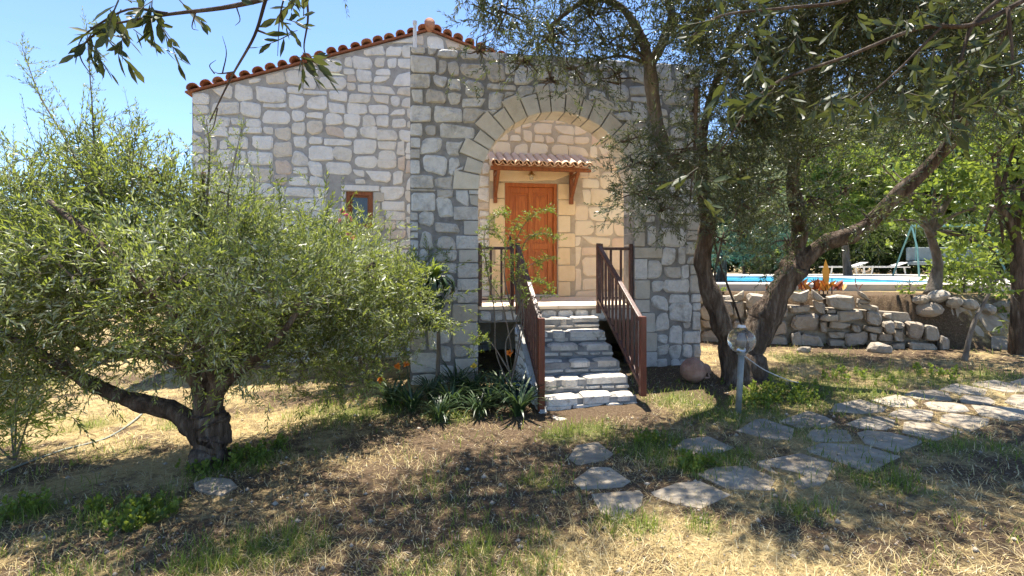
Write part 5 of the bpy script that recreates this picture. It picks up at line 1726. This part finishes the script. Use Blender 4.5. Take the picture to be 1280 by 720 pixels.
fa, fb = deckpt(880, 11.3), deckpt(1275, 11.0)             # front edge of the deck
e1 = (fb - fa).normalized(); e2 = Vector((-e1.y, e1.x, 0))


def dk_box(mb, u0, u1, v0, v1, z0, z1):
    vs = [Vector((fa.x, fa.y, 0)) + e1 * u + e2 * v + UZ * z for z in (z0, z1) for u, v in ((u0, v0), (u1, v0), (u1, v1), (u0, v1))]
    mb.poly(vs, [(0, 3, 2, 1), (4, 5, 6, 7), (0, 1, 5, 4), (1, 2, 6, 5), (2, 3, 7, 6), (3, 0, 4, 7)])


PU0, PU1, PV0, PV1 = -2.0, 6.4, 1.2, 9.0
dk_box(dk, -4, 10.5, 0, PV0, 0.7, DK)
dk_box(dk, -4, PU0, PV0, PV1, 0.7, DK); dk_box(dk, PU1, 10.5, PV0, PV1, 0.7, DK)
dk_box(dk, -4, 13.5, PV1, PV1 + 7.2, 0.7, DK)
o = dk.build('pool_deck', M['concrete']); tag(o, 'pale concrete deck around the swimming pool', kind='structure')
wt = MB(); dk_box(wt, PU0, PU1, PV0, PV1, 0.75, DK - 0.06)
o = wt.build('pool_water', M['water']); tag(o, 'blue water of the swimming pool', kind='structure')


def lounger(px, label):
    p = at(px, 332, 24.0)
    base = Vector((p.x, p.y, DK))
    o = thing('sun_lounger', base, label, 'sun lounger', 'sun loungers by the pool')
    A = lambda u, v, z: base + e1 * u + e2 * v + UZ * z
    mb = MB()
    for v in (-0.3, 0.3):
        mb.bar(A(-0.95, v, 0.33), A(0.95, v, 0.33), 0.05, 0.05)
    mb.bar(A(-0.95, -0.3, 0.33), A(-0.95, 0.3, 0.33), 0.05, 0.05); mb.bar(A(0.95, -0.3, 0.33), A(0.95, 0.3, 0.33), 0.05, 0.05)
    mb.build('frame', M['lounger_white'], o)
    for u in (-0.75, 0.75):
        for v in (-0.3, 0.3):
            MB().bar(A(u, v, 0.0), A(u * 0.93, v, 0.32), 0.045, 0.045).build('leg', M['lounger_white'], o)
    for k in range(7):
        u = -0.85 + k * 0.17
        MB().bar(A(u, -0.28, 0.37), A(u, 0.28, 0.37), 0.11, 0.02).build('slat', M['lounger_white'], o)
    bk = MB(); bk.bar(A(0.38, 0, 0.37), A(0.92, 0, 0.55), 0.02, 0.56, e2); bk.build('backrest', M['lounger_white'], o)


lounger(1055, 'left white slatted sun lounger at the far side of the pool')
lounger(1105, 'right white slatted sun lounger at the far side of the pool')

# garden swing behind the deck
sp = at(1185, 332, 19.0); sb_ = Vector((sp.x, sp.y, DK))
sw = thing('garden_swing', sb_, 'green tube framed garden swing with pale cushions beyond the pool', 'swing')
A = lambda u, v, z: sb_ + e1 * u + e2 * v + UZ * z
for u in (-1.35, 1.35):
    for v in (-0.7, 0.7):
        mb = MB(); mb.tube([A(u * 1.12, v, -0.05), A(u, v * 0.55, 1.0), A(u * 0.95, 0, 1.85)], [0.03] * 3, 8); mb.build('leg', M['green_metal'], sw)
MB().tube([A(-1.3, 0, 1.85), A(1.3, 0, 1.85)], [0.045, 0.045], 8).build('top_bar', M['green_metal'], sw)
mb = MB(); mb.prism([(-1.25, 0), (1.25, 0), (1.25, 0.14), (-1.25, 0.14)], A(0, -0.3, 0.42), e1, UZ, -e2, 0.6); mb.build('seat_cushion', M['cushion'], sw, bevel=0.04)
mb = MB(); mb.prism([(-1.25, 0), (1.25, 0), (1.25, 0.5), (-1.25, 0.5)], A(0, 0.25, 0.58), e1, UZ, -e2, 0.12); mb.build('back_cushion', M['cushion'], sw, bevel=0.04)
for u in (-1.15, 1.15):
    MB().tube([A(u, 0, 0.5), A(u, 0, 1.83)], [0.015] * 2, 6).build('hanger', M['green_metal'], sw)

# orange-leaved plant on the retaining wall
cpx = gp(1035, 372)
cd_ = 9.6
cp = at(1035, 372, cd_); cp = cp + WN * 0.55; cp.z = gz(cp.x, cp.y)
cro = thing('canna_plant', cp, 'orange and red leaved canna on top of the dry-stone wall', 'plant')
f = Foliage(12)
rgc = np.random.default_rng(4)
for k in range(40):
    b = cp + Vector((rgc.normal() * 0.36, rgc.normal() * 0.12, 0.02))
    az = rgc.uniform(0, 6.28)
    d = Vector((math.cos(az) * 0.7, math.sin(az) * 0.5, rgc.uniform(0.5, 1.3))).normalized()
    sd = d.cross(Vector((rgc.normal(), rgc.normal(), 0.2))).normalized()
    pv, pf = leaf_pts(b + d * 0.05, d, sd, sd.cross(d), rgc.uniform(0.16, 0.36), rgc.uniform(0.06, 0.11), True, 0.3)
    f.raw([tuple(v) for v in pv], pf, [float(np.clip(rgc.normal(0.30, 0.33) % 1.0, 0, 1))] * len(pv))
b = cp + Vector((0.05, 0, 0.1)); pv, pf = leaf_pts(b, Vector((0.03, 0, 1)), Vector((1, -0.2, 0)).normalized(), Vector((0, -1, 0)), 0.58, 0.15, True, 0.05)
f.raw([tuple(v) for v in pv], pf, [0.75] * len(pv))
f.build('leaves', [M['croton_leaf']], cro)
mb = MB()
for k in range(5): mb.tube([cp + Vector((k * 0.09 - 0.18, 0, -0.05)), cp + Vector((k * 0.1 - 0.2, 0.02, 0.3))], [0.014, 0.008], 6)
mb.build('stems', M['bark'], cro)

# ------------------------------------------------------------------ trees and hedge beyond the pool
def bg_tree(name, label, cat, base, trunk_pts, r0, blobs, templates, dens, leaf, bark, seed, scale=(0.8, 1.3), group='trees around the pool', **kw):
    o = thing(name, base, label, cat, group)
    rg = np.random.default_rng(seed)
    for i, pts in enumerate(trunk_pts):
        limb('trunk' if i == 0 else 'limb', o, pts, r0 if i == 0 else r0 * 0.6, r0 * 0.45 if i == 0 else r0 * 0.15, bark, 9, 0.08, 5, 0.3 if i == 0 else 0, seed + i)
    mb = MB()
    for c, r in blobs:
        tip = trunk_pts[0][-1]
        c = Vector(c); pts = catmull([tip, tip.lerp(c, 0.5) + Vector((0, 0, 0.1)), c], 4)
        mb.tube(pts, [r0 * 0.35 * (1 - 0.7 * j / (len(pts) - 1)) for j in range(len(pts))], 5, 0.05, False)
    branchlets(mb, blobs, rg, 4, r0 * 0.14, seed)
    mb.build('branches', bark, o)['kind'] = 'stuff'
    f = Foliage(seed)
    crown(f, blobs, templates, dens, rg, scale, **kw)
    f.build('crown', [leaf, M['twig']], o)
    return o


def B(px, py, d, r):
    return (tuple(at(px, py, d)), (r, r, r * 0.85))


def on_ground(px, d):
    p = at(px, 332, d); return Vector((p.x, p.y, gz(p.x, p.y) - 0.05))


b = on_ground(1165, 9.9)
bg_tree('young_tree', 'young slim-trunked tree with bright broad leaves behind the boulders', 'tree', b,
        [[b, at(1172, 330, 9.9), at(1163, 292, 9.9)], [at(1164, 296, 9.9), at(1152, 270, 9.9), at(1140, 240, 9.9)], [at(1164, 296, 9.9), at(1178, 262, 9.9), at(1190, 230, 9.9)]], 0.125,
        [B(1140, 245, 9.8, 0.45), B(1185, 225, 9.8, 0.55), B(1225, 200, 9.8, 0.5), B(1110, 215, 9.9, 0.4), B(1220, 260, 9.6, 0.42), B(1175, 180, 9.8, 0.5), B(1215, 300, 9.5, 0.26), B(1130, 275, 9.6, 0.26), B(1240, 310, 9.4, 0.24)], BIG_T, 110, M['bright_leaf'], M['bark_pale'], 1001, (0.7, 1.1), up=0, out=0.6)
b = on_ground(1275, 8.2)
bg_tree('broadleaf_tree', 'dark-trunked broad-leaved tree at the right picture edge', 'tree', b,
        [[b, at(1272, 340, 8.2), at(1268, 290, 8.2), at(1248, 256, 8.2)], [at(1268, 290, 8.2), at(1285, 220, 8.2), at(1290, 150, 8.2)]], 0.11,
        [B(1240, 195, 8.1, 0.42), B(1275, 165, 8.1, 0.5), B(1265, 235, 8.0, 0.40), B(1290, 280, 8.0, 0.42), B(1250, 120, 8.2, 0.5), B(1230, 290, 8.2, 0.25), B(1255, 320, 8.3, 0.25)], BIG_T, 130, M['bright_leaf'], M['bark'], 1002, (0.7, 1.1), up=0, out=0.6)
b = on_ground(1205, 7.9)
bg_tree('sapling', 'thin pale sapling leaning up from the sloping track', 'tree', b, [[b, at(1215, 410, 7.9), at(1232, 375, 7.9), at(1245, 350, 7.9)]], 0.035,
        [B(1250, 345, 7.9, 0.26), B(1265, 370, 7.9, 0.22), B(1235, 360, 7.9, 0.15), B(1210, 335, 7.9, 0.2)], BIG_T, 110, M['bright_leaf'], M['bark_pale'], 1003, (0.6, 0.9))
for i, (px, d, h, lab) in enumerate(((1228, 9.6, 0.42, 'broad-leaved green shrub among the edging boulders'), (1272, 9.2, 0.50, 'leafy shrub at the right end of the boulder row'), (1136, 10.2, 0.32, 'small green shrub left of the young tree trunk'), (1205, 10.6, 0.75, 'taller leafy shrub in front of the garden swing'))):
    b = on_ground(px, d)
    bg_tree('leafy_shrub', lab, 'shrub', b, [[b, b + Vector((0.01, 0, h * 0.4)), b + Vector((0.03, 0, h * 0.7))]], 0.02,
            [((b.x, b.y, b.z + h * 0.8), (h * 0.7, h * 0.6, h * 0.6)), ((b.x + 0.18, b.y - 0.1, b.z + h * 0.5), (h * 0.5, h * 0.5, h * 0.4)), ((b.x - 0.2, b.y, b.z + h * 0.55), (h * 0.5, h * 0.5, h * 0.4))], BIG_T, 260, M['bright_leaf'], M['bark_pale'], 1050 + i, (0.5, 0.8), group='leafy shrubs on the terrace')
b = on_ground(1060, 22)
bg_tree('fig_tree', 'bright yellow-green fig tree beyond the pool seen between olive limbs', 'tree', b, [[b, at(1055, 300, 22), at(1050, 270, 22)]], 0.16,
        [B(1020, 240, 22, 1.3), B(1080, 230, 22, 1.4), B(1050, 205, 22, 1.2), B(1110, 250, 21, 1.2), B(985, 265, 22, 1.0), B(1090, 275, 21.5, 1.0), B(1010, 290, 22, 0.8)], FAR_T, 60, M['bright_leaf'], M['bark_pale'], 1004, (0.9, 1.4), up=0.1)
for i, (px, d, lab) in enumerate(((930, 25.5, 'leftmost dark clipped bush behind the pool'), (985, 26, 'dark bush behind the left sun lounger'), (1045, 26.5, 'dark bush between the two sun loungers'), (1105, 26, 'dark bush behind the right sun lounger'), (1165, 25, 'dark bush left of the garden swing'), (1225, 24, 'dark bush right of the garden swing'), (1280, 22, 'dark bush at the right end of the terrace'))):
    b = on_ground(px, d)
    bg_tree('bush', lab, 'bush', b, [[b, b + Vector((0, 0, 0.5)), b + Vector((0.05, 0, 1.0))]], 0.08,
            [((b.x + rnd.uniform(-.5, .5), b.y, b.z + 0.9), (1.5, 1.0, 0.9)), ((b.x - 0.7, b.y + 0.1, b.z + 1.8), (1.1, 0.9, 0.9)), ((b.x + 0.7, b.y, b.z + 2.0), (1.1, 0.9, 0.9))], FAR_T, 90, M['hedge_leaf'], M['bark'], 1100 + i, (0.7, 1.1), group='bushes behind the pool')
far = [(900, 15, 0.0, 'pale feathery tree behind the archway pier', 'pale_leaf', [(900, 260, 15, 1.0), (940, 230, 15, 1.0), (905, 200, 15.5, 1.0), (960, 290, 15, 0.8), (880, 300, 14.5, 0.6), (930, 320, 15, 0.5)]),
       (1010, 30, 0.0, 'tall grey-green tree far beyond the fig', 'pale_leaf', [(960, 200, 30, 2.2), (1010, 240, 30, 2.4), (1040, 180, 30, 2.0), (980, 150, 30, 1.8), (1090, 190, 31, 1.8)]),
       (1120, 32, 0.0, 'rounded grey-green tree beyond the garden swing', 'pale_leaf', [(1120, 240, 32, 2.4), (1150, 200, 32, 2.3), (1190, 240, 32, 2.4), (1160, 160, 32, 2.2)]),
       (1215, 28, 0.0, 'sunny olive-green tree far right beyond the swing', 'olive_leaf', [(1210, 250, 28, 2.3), (1240, 200, 28, 2.2), (1200, 180, 28, 2.0), (1270, 240, 28, 2.2), (1250, 140, 28, 2.2), (1200, 120, 28.5, 1.8)]),
       (1300, 20, 0.0, 'tall shady tree filling the far right corner', 'dark_olive_leaf', [(1270, 60, 20, 1.6), (1230, 30, 20, 1.5), (1290, 150, 20, 1.6), (1300, 240, 20, 1.6), (1240, 110, 20.5, 1.2)]),
       (860, 34, 0.0, 'distant tree showing between pier and twin trunks', 'olive_leaf', [(870, 280, 34, 2.0), (910, 260, 34, 2.2), (890, 220, 34, 2.0), (940, 290, 34, 2.0)]),
       (1000, 42, 0.0, 'far tree low behind the dark bushes left of the fig', 'hedge_leaf', [(950, 300, 42, 3), (1000, 290, 42, 3), (1050, 300, 42, 3), (975, 260, 42, 2.5)]),
       (1150, 42, 0.0, 'far tree low behind the bushes beside the swing', 'hedge_leaf', [(1100, 300, 42, 3), (1150, 290, 42, 3), (1200, 295, 42, 3), (1125, 255, 42, 2.5)]),
       (1270, 40, 0.0, 'far tree low behind the bushes at the right edge', 'hedge_leaf', [(1230, 295, 40, 3), (1275, 290, 40, 3), (1310, 290, 40, 3), (1250, 250, 40, 2.5)]),
       (890, 44, 0.0, 'far tree low behind the pool next to the pier', 'hedge_leaf', [(860, 300, 44, 3), (910, 300, 44, 3), (885, 270, 44, 2.5)]),
       (-260, 30, 0.0, 'broad dark tree far off at the left beyond the lawn', 'dark_olive_leaf', [(-300, 290, 30, 2.2), (-220, 280, 30, 2.4), (-260, 240, 30, 2.0), (-160, 300, 30, 1.8)]),
       (-60, 44, 0.0, 'distant grey-green tree left of the house behind the low olive', 'olive_leaf', [(-100, 300, 44, 2.8), (-40, 295, 44, 3.0), (20, 305, 44, 2.6)]),
       (100, 36, 0.0, 'distant tree low behind the left olive', 'dark_olive_leaf', [(60, 300, 36, 2.4), (120, 310, 36, 2.4), (180, 310, 36, 2.0), (10, 310, 36, 2.4)])]
for i, (px, d, _, lab, lm, bl) in enumerate(far):
    b = on_ground(px, d)
    tip = at(bl[0][0], bl[0][1] + 20, d)
    bg_tree('garden_tree', lab, 'tree', b, [[b, b.lerp(tip, 0.5) + Vector((0.1, 0, 0)), tip]], 0.018 * d ** 0.5 + 0.07, [B(*q) for q in bl], FAR_T if d < 20 else DISTANT_T, 110 if d < 20 else (15 if d < 38 else 10), M[lm], M['bark'], 1200 + i, (0.7, 1.1) if d < 20 else (0.9, 1.5), up=0.1)

# ------------------------------------------------------------------ grass, weeds and litter
def inside_obstacles(x, y):
    m = (y > YB - 0.05) & (x < EAVE_X + 0.05) & (x > -EAVE_X - 0.05)
    m |= (y > YA - 0.05) & (x > AXL - 0.05) & (x < AXR + 0.05)
    m |= (x > SX0 - 0.1) & (x < SX1 + 0.02) & (y > SY0 - RUN * NST - 0.1) & (y < YA + 0.3)
    for pp in FLAGPOLY:
        cx, cy = sum(p.x for p in pp) / len(pp), sum(p.y for p in pp) / len(pp)
        ins = np.ones(len(x), bool)
        n = len(pp)
        for i in range(n):
            a, b = pp[i], pp[(i + 1) % n]
            ins &= ((b.x - a.x) * (y - a.y) - (b.y - a.y) * (x - a.x)) * (1 if ((b.x - a.x) * (cy - a.y) - (b.y - a.y) * (cx - a.x)) > 0 else -1) > 0.02 * math.hypot(b.x - a.x, b.y - a.y)
        m |= ins & (np.random.default_rng(3).uniform(size=len(x)) < 0.6)
    return m


def scatter(n, r0, r1, rg):
    r = r0 * (r1 / r0) ** rg.uniform(0, 1, n)
    a = rg.uniform(-0.95, 0.95, n) + TH
    x, y = r * np.sin(a), r * np.cos(a)
    k = ~inside_obstacles(x, y)
    return x[k], y[k], r[k]


def blades(fol, x, y, L, w, lay, tint, rg):
    """Bent two-segment blades; lay = how far each leans from upright (radians)."""
    n = len(x)
    z = ground_z(x, y) - 0.004
    az = rg.uniform(0, 2 * np.pi, n)
    h = np.stack([np.cos(az), np.sin(az), np.zeros(n)], 1)
    s = np.stack([-np.sin(az), np.cos(az), np.zeros(n)], 1) * (w * 0.5)[:, None]
    up = np.array([0, 0, 1.0])
    b = np.stack([x, y, z], 1)
    d1 = h * np.sin(lay)[:, None] + up * np.cos(lay)[:, None]
    l2 = np.minimum(lay + rg.uniform(0.1, 0.7, n), 1.62)
    d2 = h * np.sin(l2)[:, None] + up * np.cos(l2)[:, None]
    m = b + d1 * (L * 0.5)[:, None]
    t = m + d2 * (L * 0.5)[:, None]
    V = np.stack([b - s, b + s, m + s * 0.8, m - s * 0.8, t], 1).reshape(-1, 3)
    T = (np.array([[0, 1, 2], [0, 2, 3], [3, 2, 4]])[None] + (np.arange(n) * 5)[:, None, None]).reshape(-1, 3)
    fol.raw(V, T, np.repeat(tint, 5))


rgg = np.random.default_rng(99)
x, y, r = scatter(190000, 1.9, 11.0, rgg)
dirt, green = patch_masks(x, y)
k = rgg.uniform(0, 1, len(x)) < np.clip(1.15 - dirt * 1.15, 0.12, 1)
x, y, r = x[k], y[k], r[k]
n = len(x)
f = Foliage(20)
blades(f, x, y, rgg.uniform(0.03, 0.11, n) * (0.5 + 1.1 * vnoise(x, y, 1.7, 55)), rgg.uniform(0.0018, 0.0042, n) * (0.7 + 0.12 * r), np.clip(rgg.normal(1.15, 0.35, n), 0.1, 1.56), np.clip(rgg.normal(0.38, 0.25, n) + 0.4 * vnoise(x, y, 1.3, 56), 0, 1), rgg)
tag(f.build('dry_grass', [M['dry_grass']], None, 'stuff'), 'dry straw grass lying over the lawn', 'grass')

x, y, r = scatter(200000, 1.9, 13.0, rgg)
dirt, green = patch_masks(x, y)
tuft = vnoise(x, y, 9, 71)
k = rgg.uniform(0, 1, len(x)) < np.clip((green - 0.17) * 1.9, 0.0, 1) * np.clip(tuft * 2.2 - 0.5, 0.05, 1)
x, y, r = x[k], y[k], r[k]
n = len(x)
f = Foliage(21)
blades(f, x, y, rgg.uniform(0.04, 0.15, n), rgg.uniform(0.003, 0.006, n) * (0.7 + 0.1 * r), np.clip(np.abs(rgg.normal(0.45, 0.3, n)), 0.02, 1.3), np.clip(rgg.normal(0.5, 0.28, n), 0, 1), rgg)
tag(f.build('green_grass', [M['green_grass']], None, 'stuff'), 'patches of green grass among the straw', 'grass')

x, y, r = scatter(40000, 1.9, 9.0, rgg)
dirt, green = patch_masks(x, y)
k = rgg.uniform(0, 1, len(x)) < np.clip(dirt * 1.6 - 0.25, 0.05, 1)
x, y, r = x[k], y[k], r[k]
n = len(x)
f = Foliage(22)
blades(f, x, y, rgg.uniform(0.03, 0.075, n), rgg.uniform(0.006, 0.014, n), np.clip(rgg.normal(1.42, 0.12, n), 0.9, 1.56), rgg.uniform(0, 1, n), rgg)
tag(f.build('leaf_litter', [M['litter']], None, 'stuff'), 'brown fallen leaves and twigs under the trees', 'leaf litter')

# pebbles and clods
x, y, r = scatter(5200, 1.9, 9.0, rgg)
f = Foliage(24)
OCT = np.array([(1, 0, 0), (0, 1, 0), (-1, 0, 0), (0, -1, 0), (0, 0, 0.8), (0, 0, -0.6)], float)
OCF = np.array([(0, 1, 4), (1, 2, 4), (2, 3, 4), (3, 0, 4), (1, 0, 5), (2, 1, 5), (3, 2, 5), (0, 3, 5)])
n = len(x)
sz = rgg.uniform(0.004, 0.011, n) * (1 + 1.6 * (rgg.uniform(0, 1, n) > 0.94))
VV = OCT[None] * rgg.uniform(0.6, 1.3, (n, 6, 1)) * sz[:, None, None] + np.stack([x, y, ground_z(x, y) + sz * 0.2], 1)[:, None, :]
f.raw(VV.reshape(-1, 3), (OCF[None] + (np.arange(n) * 6)[:, None, None]).reshape(-1, 3), np.repeat(rgg.uniform(0, 1, n), 6))
tag(f.build('pebbles', [M['rock']], None, 'stuff'), 'small pebbles and soil clods strewn over the ground', 'pebbles')

# broad-leaved weeds
WEED_T = [twig_template(0.09, 5, 0.05, 0.034, 260 + k, opposite=True, spread=(0.8, 1.4), fancy=True) for k in range(4)]
f = Foliage(23)
for (px, py, sx, n) in ((275, 582, 20, 60), (330, 570, 10, 20), (180, 645, 14, 40), (160, 660, 12, 30), (120, 640, 8, 14), (345, 560, 8, 14), (30, 640, 14, 24), (960, 490, 22, 60), (990, 500, 20, 50), (1170, 470, 16, 30), (870, 585, 10, 24), (815, 555, 10, 20), (1075, 475, 20, 30), (940, 505, 14, 30), (890, 365, 10, 20)):
    c = gp(px, py)
    d = (c - Vector((0, 0, EYE))).dot(Vector((ST, CT, 0)))
    P = np.array([(c.x + rgg.normal() * sx * d / F, c.y + rgg.normal() * sx * d / F, 0) for _ in range(n)])
    P[:, 2] = ground_z(P[:, 0], P[:, 1])
    f.twigs(WEED_T, P, np.stack([rgg.normal(size=n) * 0.4, rgg.normal(size=n) * 0.4, np.ones(n)], 1), rgg.uniform(0.6, 1.3, n), (0.1, 1))
tag(f.build('lawn_weeds', [M['bright_leaf'], M['twig']], None, 'stuff'), 'low leafy green weeds scattered over the lawn', 'weeds')
